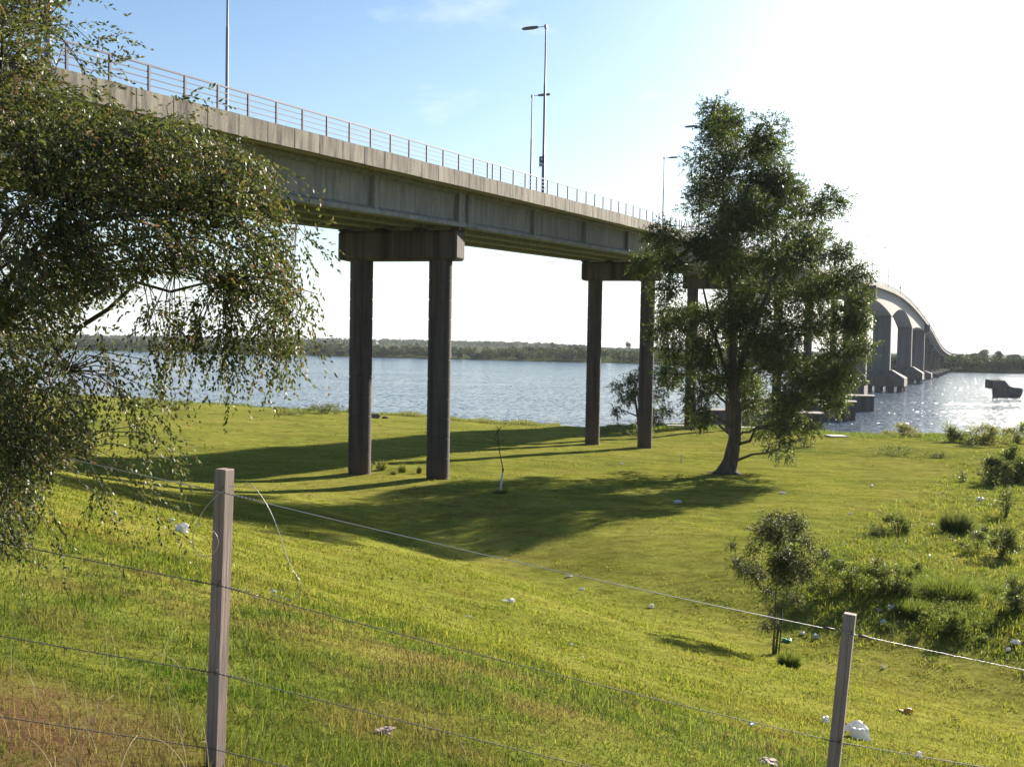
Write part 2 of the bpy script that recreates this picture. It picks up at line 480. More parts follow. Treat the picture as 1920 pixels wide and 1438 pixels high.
# ------------------------------------------------------------------ bridge
TH = R(24.97)
bridge = empty('road_bridge', (-34.8, 0, 0), -TH)      # local +Y runs along the bridge, local +X towards the camera side
tag(bridge, 'long grey concrete road bridge on round columns, humped over the wide river', 'bridge')
_zt = np.array([-40, 0, 45, 61.7, 76.3, 87.4, 106, 130, 180, 250, 300, 345, 385, 420, 455, 491, 530, 568, 610, 645, 678, 715, 755, 800, 860, 940, 1100, 1200])
_zz = np.array([6.7, 8.2, 9.92, 10.57, 11.1, 11.5, 12.1, 12.85, 14.5, 16.8, 18.25, 19.4, 20.0, 19.95, 19.2, 17.8, 16.0, 14.0, 11.2, 8.3, 5.6, 3.0, 1.0, -0.5, -1.8, -2.8, -3.4, -3.6])
def ztop(t): return float(smooth_interp(t, _zt, _zz, 8.0)) + EYE      # top of the edge beams
W = 12.6
T0, T1 = -14.0, 1150.0
sts = list(np.concatenate([np.arange(T0, 330, 6), np.arange(330, T1 + 1, 10)]))
mb = MB()
prof = [(-0.32, -0.22), (-0.32, -0.55), (-1.9, -0.80), (-W + 1.9, -0.80), (-W + 0.32, -0.55), (-W + 0.32, -0.22)]
mb.sweep([[(x, t, ztop(t) + z) for x, z in prof] for t in sts]); mb.build('deck_slab', M_BOX, bridge)
mb = MB()
mb.sweep([[(x, t, ztop(t) + z) for x, z in [(-1.6, -0.216), (-W + 1.6, -0.216), (-W + 1.6, -0.17), (-1.6, -0.17)]] for t in sts]); mb.build('road_surface', M_ASPHALT, bridge)
PS = 2.07                        # spacing of the railing posts
# edge beams of precast panels
for side, x0, x1 in (('near', -0.30, 0.0), ('far', -W, -W + 0.30)):
    mb = MB(); t = 20.0 - PS * 12 - 0.55; k = 0
    while t < T1 - 3:
        g = 0.022
        L = PS if t < 330 else PS * 3
        dz = 0.008 * math.sin(k * 2.4); zo = 0.006 * math.sin(k * 1.7)
        a, b = t + g, t + L - g
        za, zb = ztop(a) + zo, ztop(b) + zo
        P = [(x0, a, za - 0.97 + dz), (x1 + zo, a, za - 0.97 + dz), (x1 + zo, b, zb - 0.97 + dz), (x0, b, zb - 0.97 + dz),
             (x0, a, za), (x1 + zo, a, za), (x1 + zo, b, zb), (x0, b, zb)]
        mb.hexa(P); t += L; k += 1
    mb.build('edge_beam', M_FASCIA, bridge)
# railings
RH = 1.07
for side, x in (('near', -0.14), ('far', -W + 0.14)):
    mb = MB()
    for h, r in ((RH, 0.036), (0.80, 0.02), (0.54, 0.02), (0.27, 0.02)):
        mb.sweep([[(x + r * a, t, ztop(t) + h + r * b) for a, b in ((-1, -1), (1, -1), (1, 1), (-1, 1))] for t in sts])
    rail = mb.build('railing', M_RAIL, bridge)
    far = MB(); n = 0; t = 20.0 + (0.26 if side == 'near' else 0)
    ts = list(np.arange(20.26, T1 - 5, PS)) + [79.0, 125.1]
    ts.sort()
    pm = None
    for t in ts:
        z = ztop(t)
        if side == 'near' and n < 100:
            if pm is None:
                pb = MB(); pb.box((0, 0, RH / 2), (0.085, 0.10, RH)); pb.box((0, 0, 0.012), (0.14, 0.16, 0.02))
                po = pb.build('rail_post', M_RAIL, rail); pm = po
            else:
                po = pm.copy(); COL.objects.link(po); po.parent = rail
            po.location = (x, t, z); n += 1
        else:
            far.box((x, t, z + RH / 2), (0.085, 0.10, RH))
    fo = far.build('far_rail_post', M_RAIL, rail); fo['kind'] = 'stuff'

# spans of I girders
GX = (-2.15, -4.9, -7.7, -10.45)
GD0 = -0.79                      # underside of slab
def igirder(a, b, x, outer, parent, depth=2.45):
    pr = [(-0.45, 0), (0.45, 0), (0.45, -0.14), (0.10, -0.30), (0.10, -depth + 0.48), (0.46, -depth + 0.26), (0.46, -depth), (-0.46, -depth), (-0.46, -depth + 0.26), (-0.10, -depth + 0.48), (-0.10, -0.30), (-0.45, -0.14)]
    mb = MB()
    n = 6
    mb.sweep([[(x + px, t, ztop(a) + (ztop(b) - ztop(a)) * (t - a) / (b - a) + GD0 + pz - 0.02) for px, pz in pr] for t in np.linspace(a, b, n)])
    if outer:
        for f in (0.012, 0.25, 0.5, 0.75, 0.985):
            t = a + (b - a) * f
            z = ztop(a) + (ztop(b) - ztop(a)) * f + GD0 - 0.02
            wd = 0.9 if f in (0.012, 0.985) else 0.42
            mb.box((x, t, z - 0.16 - (depth - 0.2) / 2 + 0.004), (0.86, wd, depth - 0.24))
    o = mb.build('girder', M_GIRDER, parent)
    return o
JO = [-13.6, 32.4, 78.4, 124.4, 165.0, 199.5, 231.5, 267.5, 318.0]
JF = [570.0, 616, 662, 708, 754, 800, 846, 892, 938, 984, 1030]
for J in (JO, JF):
    for a, b in zip(J[:-1], J[1:]):
        for i, x in enumerate(GX):
            igirder(a + 0.09, b - 0.09, x, i in (0, 3), bridge)
        if b < 200:
            for f in (0.25, 0.5, 0.75):
                t = a + (b - a) * f; d = MB()
                z = ztop(a) + (ztop(b) - ztop(a)) * f + GD0
                d.box(((GX[0] + GX[3]) / 2, t, z - 1.0), (GX[0] - GX[3] - 0.75, 0.25, 1.7))
                d.build('diaphragm', M_GIRDER, bridge)
# small dark drain openings beside the stiffeners
mb = MB()
for a, b in zip(JO[1:4], JO[2:5]):
    for f in (0.25, 0.5, 0.75):
        t = a + (b - a) * f + 0.45
        z = ztop(a) + (ztop(b) - ztop(a)) * (t - a) / (b - a) + GD0 - 2.0
        mb.box((GX[0] + 0.105, t, z), (0.03, 0.16, 0.16))
mb.build('drain_opening', M_DARK, bridge)

SK = R(9.7)
def beam_pier(t, full=True, base=None, wide=1.0):
    """two round columns under a cross beam"""
    pier = MB()
    zc = ztop(t) + GD0 - 2.45 - 0.02
    cx = -6.31
    r = empty('pier', (cx, t, 0), SK); r.parent = bridge
    del pier
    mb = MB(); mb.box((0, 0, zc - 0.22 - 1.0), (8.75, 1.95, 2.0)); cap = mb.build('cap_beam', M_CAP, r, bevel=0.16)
    for x in (2.94, -2.94):
        wx = bridge_pt(cx + x * math.cos(SK), t + x * math.sin(SK))
        zb = base if base is not None else float(ground(wx[0], wx[1])) - 0.6
        H = zc - 2.2 - zb
        mb = MB(); prof = [(0.805, 0)]
        z = H - 1.36
        lv = []
        while z > 0.3: lv.append(z); z -= 1.36
        for z in sorted(lv):
            prof += [(0.805, z - 0.05), (0.765, z - 0.035), (0.765, z + 0.035), (0.805, z + 0.05)]
        prof += [(0.805, H)]
        mb.lathe((x, 0, zb), prof, 32)
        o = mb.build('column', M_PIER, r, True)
        o.data.set_sharp_from_angle(angle=0.6) if hasattr(o.data, 'set_sharp_from_angle') else None
    if full:
        for i, gx in enumerate(GX):
            mb = MB()
            for dt in (-0.5, 0.5):
                mb.box((gx - cx, dt + (0 if True else 0), zc - 0.115), (0.6, 0.4, 0.2))
            mb.build('bearing', M_CAP, r)
    return r
_ct, _st = math.cos(-TH), math.sin(-TH)
def bridge_pt(x, y): return (-34.8 + x * _ct - y * _st, x * _st + y * _ct)
beam_pier(32.4); beam_pier(77.3); beam_pier(124.2); beam_pier(165.0)

def caisson(t, x0, x1, th, h, parent_pier):
    """solid block with corrugated sheet sides standing in the water"""
    mb = MB()
    n = int((x1 - x0) / 0.55)
    front = []; back = []
    for i in range(n + 1):
        o = 0.12 if i % 2 else 0.0
        x = x0 + (x1 - x0) * i / n
        front += [(x - 0.12 + 0.06 * (i % 2), -th / 2 - o)]
    ring = front + [(x1, th / 2), (x0, th / 2)]
    mb.sweep([[(x, y, z) for x, y in ring] for z in (-2.0, h - 0.35)])
    mb.box(((x0 + x1) / 2, 0, h - 0.175), (x1 - x0 + 0.3, th + 0.3, 0.36))
    return mb.build('footing', M_FOOT, parent_pier)
for t, x1, th, h in ((199.5, 4.6, 6.0, 3.0), (231.5, 6.2, 6.5, 3.7), (267.5, 6.0, 6.5, 3.5)):
    r = beam_pier(t, True, base=h - 0.05)
    caisson(t, -10.0, x1 + 6.31, th, h, r)

def wall_pier(t, xr, xl, th, zbot_top, ztop_, foot):
    """tall wall pier on a raised pile footing: foot = (right end, left end, thickness, bottom, top edge)"""
    cx = (xr + xl) / 2
    r = empty('pier', (cx, t, 0), 0.0); r.parent = bridge
    hw = (xr - xl) / 2
    mb = MB(); c = 0.5
    oct_ = [(hw, -th / 2 + c), (hw, th / 2 - c), (hw - c, th / 2), (-hw + c, th / 2), (-hw, th / 2 - c), (-hw, -th / 2 + c), (-hw + c, -th / 2), (hw - c, -th / 2)]
    mb.sweep([[(x, y, z) for x, y in oct_] for z in (zbot_top - 0.3, ztop_)])
    mb.build('wall_shaft', M_WALL, r)
    fr, fl, ft, fb, fe = foot
    fr -= cx; fl -= cx
    mb = MB()
    b0 = [(fl, -ft / 2), (fr, -ft / 2), (fr, ft / 2), (fl, ft / 2)]
    t0 = [(-hw - 0.8, -th / 2 - 0.5), (hw + 0.8, -th / 2 - 0.5), (hw + 0.8, th / 2 + 0.5), (-hw - 0.8, th / 2 + 0.5)]
    mb.sweep([[(x, y, fb) for x, y in b0], [(x, y, fe) for x, y in b0], [(x, y, zbot_top) for x, y in t0]])
    mb.build('footing', M_FOOT, r)
    k = 6
    for i in range(k):
        for j in (-1, 1):
            mb = MB()
            x = fl + 1.4 + (fr - fl - 2.8) * i / (k - 1)
            mb.lathe((x, j * (ft / 2 - 1.4), -3), [(1.0, 0), (1.0, fb + 2.98)], 16)
            mb.build('pile', M_FOOT, r, True)
    return r
MS = (318.0, 395.0, 492.0, 570.0)
def soffit(t):
    """depth of the haunched box below the edge beam top"""
    lo, hi = 4.0, 8.3
    if t <= MS[1]: f = 1 - (MS[1] - t) / (MS[1] - MS[0])
    elif t <= MS[2]: f = abs((t - (MS[1] + MS[2]) / 2) / ((MS[2] - MS[1]) / 2))
    else: f = 1 - (t - MS[2]) / (MS[3] - MS[2])
    return lo + (hi - lo) * max(0, f) ** 2.0
BXR, BXL = -2.0, -9.2
mb = MB(); ts = np.linspace(MS[0] + 0.1, MS[3] - 0.1, 91)
mb.sweep([[(BXR + 0.5, t, ztop(t) - 0.81), (BXR + 0.3, t, ztop(t) - soffit(t)), (-7.75, t, ztop(t) - soffit(t)), (BXL - 0.5, t, ztop(t) - 0.81)] for t in ts])
mb.build('haunched_box_girder', M_BOX, bridge)
for i, t in enumerate(MS):
    main = i in (1, 2)
    zt = ztop(t) - soffit(t) + (-0.05 if main else -0.6)
    foot = [(-1.2, -18, 9, -1.5, 4.2), (3.4, -17.5, 13, 1.9, 4.7), (3.2, -17, 13, 1.9, 4.7), (2.5, -16, 10, 1.0, 3.0)][i]
    r = wall_pier(t, BXR + (0.7 if not main else 0.22), BXL + 1.6, 4.4 if main else 3.6, foot[4] + (2.6 if main else 1.2), zt + (1.2 if main else 0), foot)
    if not main:
        mb = MB(); mb.box((0, 0, zt + 0.27), (11.0, 4.4, 0.6)); mb.build('cap_beam', M_WALL, r, bevel=0.1)
        sg = 1 if i == 0 else -1
        mb = MB(); mb.box((0, -sg * 1.2, (zt + 0.57 + ztop(t) - 0.85) / 2), (10.6, 0.9, ztop(t) - 0.85 - zt - 0.57)); mb.build('end_wall', M_WALL, r)
for t in JF[1:]:
    g = ground(*bridge_pt(-6.3, t))
    r = beam_pier(t, False, base=max(float(g) - 1, -3))
    if float(g) < 0.2:
        mb = MB(); mb.box((0.5, 0, 0.4), (19, 5, 3.6)); mb.build('footing', M_FOOT, r)

# ------------------------------------------------------------------ street lamps on the bridge
def lamp_proto():
    r = empty('street_lamp')
    mb = MB(); mb.lathe((0, 0, 0), [(0.17, 0), (0.17, 0.02), (0.125, 0.03), (0.12, 3.2), (0.10, 3.25), (0.09, 8.6), (0.072, 8.65), (0.055, 12.95)], 12)
    mb.build('pole', M_GALV, r, True)
    mb = MB(); mb.box((0, 0, 13.0), (0.2, 0.2, 0.3)); mb.build('pole_cap', M_GALV, r, bevel=0.02)
    mb = MB(); mb.tube([(-0.09, 0, 13.02), (-0.75, 0, 13.04)], 0.03, 8); mb.build('arm', M_GALV, r, True)
    mb = MB()
    rings = []
    for x, w, h in ((-0.62, 0.05, 0.05), (-0.72, 0.12, 0.1), (-1.1, 0.17, 0.13), (-1.75, 0.16, 0.12), (-1.95, 0.12, 0.09), (-2.02, 0.05, 0.04)):
        rings.append([(x, w * math.cos(a), 13.04 + h * math.sin(a)) for a in np.linspace(0, 2 * math.pi, 10, endpoint=False)])
    mb.sweep(rings); mb.build('lamp_head', M_LAMPHEAD, r, True)
    return r
def copy_tree(o, parent=None):
    c = o.copy(); COL.objects.link(c)
    if parent is not None: c.parent = parent
    for ch in o.children: copy_tree(ch, c)
    return c
lp = lamp_proto(); first = True
near_lab = {0: 'grey lamp post on the bridge railing rising behind the leafy bush', 1: 'tall grey lamp post with a small dark sign plate, arm pointing left',
            2: 'grey lamp post whose arm sticks out left of the eucalyptus top', 5: 'pale lamp post just right of the eucalyptus crown, arm pointing left'}
far_lab = {0: 'thin lamp post cut by the top of the photo, behind the bridge railing', 1: 'lamp post with its arm pointing right, just behind the post with the sign',
           2: 'slim lamp post left of the eucalyptus, arm pointing right over the road'}
def lamp_at(x, t, flip, label):
    global first
    o = lp if first else copy_tree(lp)
    first = False
    px, py = bridge_pt(x, t)
    o.location = (px, py, ztop(t) - 0.2)
    o.rotation_euler = (0, 0, -TH + (math.pi if flip else 0))
    tag(o, label, 'street lamp', 'street lamps along the bridge')
    return o
for k in range(19):
    t = 42.6 + 46.2 * k
    lamp_at(-0.62, t, False, near_lab.get(k, 'faint distant lamp post on the near side of the far bridge deck'))
for k in range(18):
    t = 65.8 + 46 * k
    lamp_at(-W + 0.62, t, True, far_lab.get(k, 'faint distant lamp post on the far side of the far bridge deck'))
# sign plates fixed to lamp posts
def sign_at(t, label, detail=True):
    px, py = bridge_pt(-0.62, t)
    r = empty('road_sign', (px, py, ztop(t) + 2.25), -TH)
    tag(r, label, 'sign')
    mb = MB(); mb.box((-0.07, -0.14, 0.42), (0.46, 0.02, 0.5)); mb.build('upper_plate', M_SIGN, r, bevel=0.004)
    mb = MB(); mb.box((-0.07, -0.14, 0.02), (0.46, 0.02, 0.26)); mb.build('lower_plate', M_SIGN, r, bevel=0.004)
    def disc(rad, y, mat, nm, cx=-0.07, cz=0.42):
        b = MB(); b.sweep([[(cx + rad * math.cos(a), yy, cz + rad * math.sin(a)) for a in np.linspace(0, 2 * math.pi, 20, endpoint=False)] for yy in (y, y + 0.004)]); b.build(nm, mat, r)
    if detail:
        disc(0.19, -0.1545, M_SIGNDARK, 'disc')
        b = MB(); b.box((-0.13, -0.158, 0.42), (0.045, 0.006, 0.2)); b.box((-0.05, -0.158, 0.47), (0.12, 0.006, 0.1)); b.box((0.02, -0.158, 0.36), (0.06, 0.006, 0.04)); b.build('symbol', M_SIGNMARK, r)
        b = MB(); b.box((-0.07, -0.152, 0.07), (0.34, 0.004, 0.035)); b.box((-0.07, -0.152, -0.02), (0.34, 0.004, 0.035)); b.build('text_lines', M_SIGNMARK, r)
    return r
sign_at(88.8, 'small dark blue sign with a round symbol on the tall lamp post')
sign_at(319.8, 'tiny dark sign plate on the lamp post above the eucalyptus right edge', False)
sign_at(412.2, 'tiny dark sign plate on a far lamp post over the bridge hump', False)
# red and white barrier on the deck
px, py = bridge_pt(-2.2, 136.0)
r = empty('road_barrier', (px, py, ztop(136.0) - 0.17), -TH)
tag(r, 'red and white striped barrier behind the bridge railing, half hidden by leaves', 'barrier')
M_RED = plain('red_paint', (0.45, 0.05, 0.04), 0.5); M_WHT = plain('white_paint', (0.75, 0.73, 0.7), 0.5, var=0.05)
for sx_ in (-0.55, 0.55):
    mb = MB(); mb.box((sx_, 0, 0.75), (0.06, 0.06, 1.5)); mb.box((sx_, 0, 0.02), (0.08, 0.6, 0.04)); mb.build('leg', M_WHT, r)
for i, z in enumerate((1.35, 1.05, 0.75)):
    mb = MB(); mb.box((0, -0.045, z), (1.6, 0.025, 0.2)); mb.build('board', M_RED if i % 2 == 0 else M_WHT, r)

# ------------------------------------------------------------------ vegetation tools
def unit(v): return v / np.maximum(np.linalg.norm(v, axis=-1, keepdims=True), 1e-9)
def leaf_quads(P, D, length, width, rnd_n=None, g=None):
    """diamond leaves: P base (N,3), D direction (N,3), length/width (N,)"""
    n = len(P); g = rng if g is None else g
    D = unit(D)
    S = unit(np.cross(D, g.normal(size=(n, 3))))
    length = np.broadcast_to(length, (n,))[:, None]; width = np.broadcast_to(width, (n,))[:, None]
    mid = P + D * length * 0.45
    return np.stack([P, mid + S * width * 0.5, P + D * length, mid - S * width * 0.5], 1)
def sprays(A, D, k, slen, ll, lw, spread=0.8, droop=0.0, g=None):
    """A anchors, D spray directions; k leaves along each spray"""
    g = rng if g is None else g
    n = len(A)
    f = np.tile(np.linspace(0.05, 1.0, k), (n, 1)) + g.uniform(-0.05, 0.05, (n, k))
    sl = np.broadcast_to(slen, (n,))[:, None, None]
    D = unit(D)[:, None, :]
    P = A[:, None, :] + D * sl * f[..., None]
    P[..., 2] -= droop * sl[..., 0] * f ** 2
    dd = D + spread * unit(g.normal(size=(n, k, 3)))
    dd[..., 2] -= droop * 1.2
    P = P.reshape(-1, 3); dd = dd.reshape(-1, 3)
    ln = ll * g.uniform(0.65, 1.25, len(P)); wd = lw * g.uniform(0.75, 1.2, len(P))
    return leaf_quads(P, dd, ln, wd, g=g)
def ball(n, g=None, shell=0.5):
    g = rng if g is None else g
    d = unit(g.normal(size=(n, 3)))
    return d * (shell + (1 - shell) * g.uniform(0, 1, (n, 1))) ** 1.0

def skeleton(trunk, clumps, mb, g, lim_r=0.35, up=0.25, twigs=6, tw_r=0.012, zpen=1.6):
    """trunk: [(x,y,z,r)], clumps: [(x,y,z,rad)] -> limbs grown from the nearest wood to each clump"""
    nodes = []
    tr = np.array(trunk, float)
    m = 8 * len(tr)
    k = np.linspace(0, len(tr) - 1, m)
    T = np.stack([np.interp(k, np.arange(len(tr)), tr[:, i]) for i in range(4)], 1)
    mb.tube(T[:, :3], list(T[:, 3]), 12)
    nodes = [tuple(p) for p in T[m // 5:]]
    for c in sorted(clumps, key=lambda c: (c[0] - tr[-1, 0]) ** 2 * 0.3 + (c[1] - tr[-1, 1]) ** 2 * 0.3 + abs(c[2] - tr[len(tr) // 2, 2]) * 1.0):
        A = np.array(nodes)
        c3 = np.array(c[:3])
        d = np.linalg.norm(A[:, :3] - c3, axis=1) + zpen * np.maximum(0, A[:, 2] - c3[2] + 0.4 * np.linalg.norm(A[:, :2] - c3[:2], axis=1) - 0.2)
        a = A[np.argmin(d)]
        L = np.linalg.norm(c3 - a[:3])
        if L < 0.2 * c[3]: continue
        ss = np.linspace(0, 1, 6)
        path = a[:3] + (c3 - a[:3]) * ss[:, None]
        path[:, 2] += up * L * np.sin(ss * math.pi) * 0.35
        path[1:-1] += g.normal(size=(4, 3)) * 0.035 * L
        r0 = min(a[3] * 0.75, lim_r * (0.25 + 0.06 * L) if lim_r else a[3])
        rr = r0 * (1 - 0.72 * ss)
        mb.tube(path, list(rr), 7)
        nodes += [(*path[i], rr[i]) for i in (2, 3, 4, 5)]
        for _ in range(twigs):
            e = c3 + unit(g.normal(size=3)) * c[3] * 0.95
            i = g.integers(3, 6)
            q = (path[i] + e) / 2 + g.normal(size=3) * 0.08 * c[3]
            mb.tube([path[i], q, e], [min(rr[i] * 0.6, tw_r * 2.5), tw_r * 1.4, tw_r * 0.6], 4)

M_BARK = concrete('eucalyptus_bark', (0.085, 0.06, 0.043), (0.16, 0.12, 0.09), (0.03, 0.02, 0.015), 0.85, (3.5, 3.5, 0.35))
M_TWIG = plain('twig_bark', (0.06, 0.045, 0.033), 0.85, var=0.35)
M_EUC = leaf_mat('eucalyptus_leaf', [(0.0, (0.022, 0.037, 0.018)), (0.45, (0.052, 0.074, 0.026)), (0.8, (0.10, 0.12, 0.03)), (1.0, (0.16, 0.155, 0.04))], 0.5, 0.5, 0.3)
M_BUSH = leaf_mat('bush_leaf', [(0.0, (0.03, 0.043, 0.016)), (0.5, (0.075, 0.09, 0.03)), (0.85, (0.13, 0.13, 0.05)), (0.95, (0.17, 0.14, 0.08)), (1.0, (0.15, 0.08, 0.05))], 0.4, 0.5, 0.35)
M_ACA = leaf_mat('feathery_leaf', [(0.0, (0.02, 0.028, 0.01)), (0.6, (0.045, 0.055, 0.016)), (1.0, (0.085, 0.08, 0.03))], 0.3, 0.5, 0.3)
M_SHRUB = leaf_mat('shrub_leaf', [(0.0, (0.055, 0.08, 0.018)), (0.6, (0.12, 0.15, 0.035)), (1.0, (0.2, 0.2, 0.07))], 0.55, 0.5, 0.25)
M_SHRUBY = leaf_mat('yellow_shrub_leaf', [(0.0, (0.10, 0.12, 0.03)), (0.6, (0.2, 0.2, 0.06)), (1.0, (0.28, 0.26, 0.1))], 0.45, 0.5, 0.3)
M_SHRUBD = leaf_mat('dark_shrub_leaf', [(0.0, (0.055, 0.075, 0.026)), (0.6, (0.11, 0.13, 0.045)), (1.0, (0.19, 0.185, 0.08))], 0.5, 0.5, 0.25)

def clumps_from(px, u0, v0, k, depth, g, dup=2):
    """traced clump outline (photo px around the trunk base) -> metres round the trunk, with depth of its own"""
    out = []
    um = max(abs(p[0] - u0) for p in px)
    for u, v, r in px:
        for j in range(dup):
            f = math.sqrt(max(0.08, 1 - ((u - u0) / (um * 1.02)) ** 2))
            y = g.uniform(-1, 1) * depth * f if dup > 1 else g.normal() * depth * 0.3
            out.append(((u - u0) * k + g.normal() * 0.12 * r * k, y, (v0 - v) * k + g.normal() * 0.12 * r * k, r * k * g.uniform(0.8, 1.08)))
    return out

# ------------------------------------------------------------------ eucalyptus
def eucalyptus():
    g = np.random.default_rng(21)
    bx, by, bz = gpt(1365, 889)
    k = by / FPX
    t = empty('eucalyptus_tree', (bx, by, bz - 0.1))
    tag(t, 'big dark eucalyptus tree with a leaning trunk on the lawn before the bridge', 'tree')
    px = [(1335, 212, 36), (1368, 232, 38), (1318, 262, 34), (1352, 285, 44), (1398, 278, 40), (1440, 290, 42), (1298, 305, 28), (1345, 340, 48), (1402, 345, 50),
          (1455, 335, 42), (1488, 352, 36), (1300, 372, 26), (1335, 400, 46), (1400, 415, 58), (1460, 400, 48), (1512, 395, 38), (1540, 425, 30),
          (1222, 452, 34), (1205, 492, 28), (1250, 500, 30), (1232, 540, 30), (1292, 455, 30), (1330, 480, 46), (1400, 490, 56), (1470, 470, 56), (1530, 460, 42), (1562, 470, 24),
          (1600, 505, 30), (1565, 520, 36), (1608, 545, 26), (1500, 540, 52), (1430, 560, 54), (1362, 560, 46), (1300, 590, 36), (1248, 590, 30), (1228, 622, 22),
          (1262, 655, 34), (1302, 680, 40), (1262, 702, 30), (1288, 742, 32), (1335, 640, 44), (1400, 640, 48), (1470, 620, 52), (1540, 600, 46), (1592, 592, 36),
          (1604, 640, 28), (1550, 660, 46), (1490, 690, 50), (1432, 722, 34), (1588, 690, 30), (1540, 730, 38), (1482, 765, 36), (1432, 778, 26), (1565, 745, 26),
          (1292, 772, 22), (1322, 786, 20), (1450, 812, 26), (1466, 842, 20), (1452, 792, 24), (1500, 790, 22), (1380, 690, 34), (1350, 720, 30), (1405, 750, 26), (1440, 668, 40), (1312, 640, 36), (1375, 600, 44), (1520, 700, 40), (1462, 735, 34), (1560, 700, 30), (1330, 700, 28)]
    px += [(px[i][0] * 0.5 + px[j][0] * 0.5 , px[i][1] * 0.5 + px[j][1] * 0.5, 36) for i in range(len(px)) for j in range(i) if 45 < abs(px[i][0] - px[j][0]) < 110 and abs(px[i][1] - px[j][1]) < 50 and px[i][1] < 640 and g.uniform() < 0.35]
    px = [(u, v - 6 if v < 420 else v, r) for u, v, r in px]
    cl = clumps_from(px, 1365, 889, k, 6.0, g, 2)
    trunk = [(-0.3, 0, -0.3, 1.25), (-0.1, 0, 0.25, 0.84), (0.18, 0, 1.2, 0.64), (0.5, 0, 3.0, 0.54), (0.55, 0.1, 5.0, 0.5), (0.35, 0.2, 7.5, 0.46), (0.1, 0.2, 11, 0.27), (-0.2, 0.1, 15.5, 0.2), (-0.8, 0, 20, 0.13), (-1.1, 0, 26, 0.05)]
    mb = MB()
    # buttress roots
    for a in (0.2, 1.5, 2.6, 3.6, 4.7, 5.6):
        mb.tube([(0.3 * math.cos(a) - 0.15, 0.3 * math.sin(a), 0.75), (0.75 * math.cos(a) - 0.2, 0.75 * math.sin(a), 0.22), (1.5 * math.cos(a) - 0.2, 1.5 * math.sin(a), 0.0)], [0.3, 0.22, 0.06], 8)
    # forked main limbs
    second = [(0.45, 0.15, 8.0, 0.26), (1.2, -0.2, 10.5, 0.22), (2.2, -0.5, 13.5, 0.17), (3.4, -0.6, 17, 0.1)]
    third = [(0.45, 0.15, 7.0, 0.24), (-0.5, 0.6, 9.5, 0.19), (-1.5, 0.9, 12.5, 0.14), (-2.4, 0.8, 16, 0.08)]
    for b in (second, third):
        mb.tube([p[:3] for p in b], [p[3] for p in b], 9)
    skeleton(trunk, cl, mb, g, 0.26, 0.35, 5, 0.02)
    mb.build('trunk', M_BARK, t, True)
    A = []; D = []
    for c in cl:
        n = int(64 * c[3] ** 2 * g.uniform(0.4, 1.3)) + 10
        b = ball(n, g, 0.25) * 0.93
        b[:, 2] *= 0.85
        A.append(np.array(c[:3]) + b * c[3]); dd = b + g.normal(size=(n, 3)) * 0.4; dd[:, 2] -= 0.2; D.append(dd)
    A = np.concatenate(A); D = np.concatenate(D)
    Q = sprays(A, D, 13, g.uniform(0.45, 0.95, len(A)), 0.23, 0.085, 1.05, 0.08, g)
    rn = np.clip(np.repeat(g.beta(2, 2.2, len(A)), 13) + g.normal(0, 0.12, len(Q)), 0, 1)
    link('crown', quads_mesh('crown', Q, rn), M_EUC, t)
    return len(Q)
print('euc leaves', eucalyptus())

# tree on the river bank behind the second pier
def bank_tree():
    g = np.random.default_rng(5)
    bx, by, bz = gpt(1196, 806)
    k = by / FPX
    t = empty('bank_tree', (bx, by, bz - 0.1))
    tag(t, 'small bushy tree at the river edge behind the second pair of columns', 'tree')
    px = [(1150, 716, 18), (1165, 742, 20), (1176, 702, 20), (1198, 692, 24), (1228, 690, 24), (1215, 760, 20), (1236, 778, 16), (1150, 768, 14), (1180, 730, 18), (1205, 725, 20), (1240, 730, 22), (1255, 760, 18), (1225, 790, 12), (1262, 700, 20)]
    cl = [(a * 0.88, b, c * 0.93, r * 0.85) for a, b, c, r in clumps_from(px, 1196, 806, k, 3.2, g, 2)]
    mb = MB()
    skeleton([(0, 0, -0.2, 0.3), (0.05, 0, 1.5, 0.22), (-0.3, 0.1, 3.5, 0.15), (-0.8, 0.1, 6, 0.08)], cl, mb, g, 0.3, 0.2, 4, 0.025)
    mb.build('trunk', M_TWIG, t, True)
    A = np.concatenate([np.array(c[:3]) + ball(int(22 * c[3] ** 2) + 8, g, 0.4) * c[3] for c in cl])
    D = g.normal(size=(len(A), 3)); D[:, 2] -= 0.4
    Q = sprays(A, D, 9, 0.8, 0.34, 0.12, 0.8, 0.35, g)
    link('crown', quads_mesh('crown', Q, g.uniform(0, 1, len(Q))), M_EUC, t)
bank_tree()

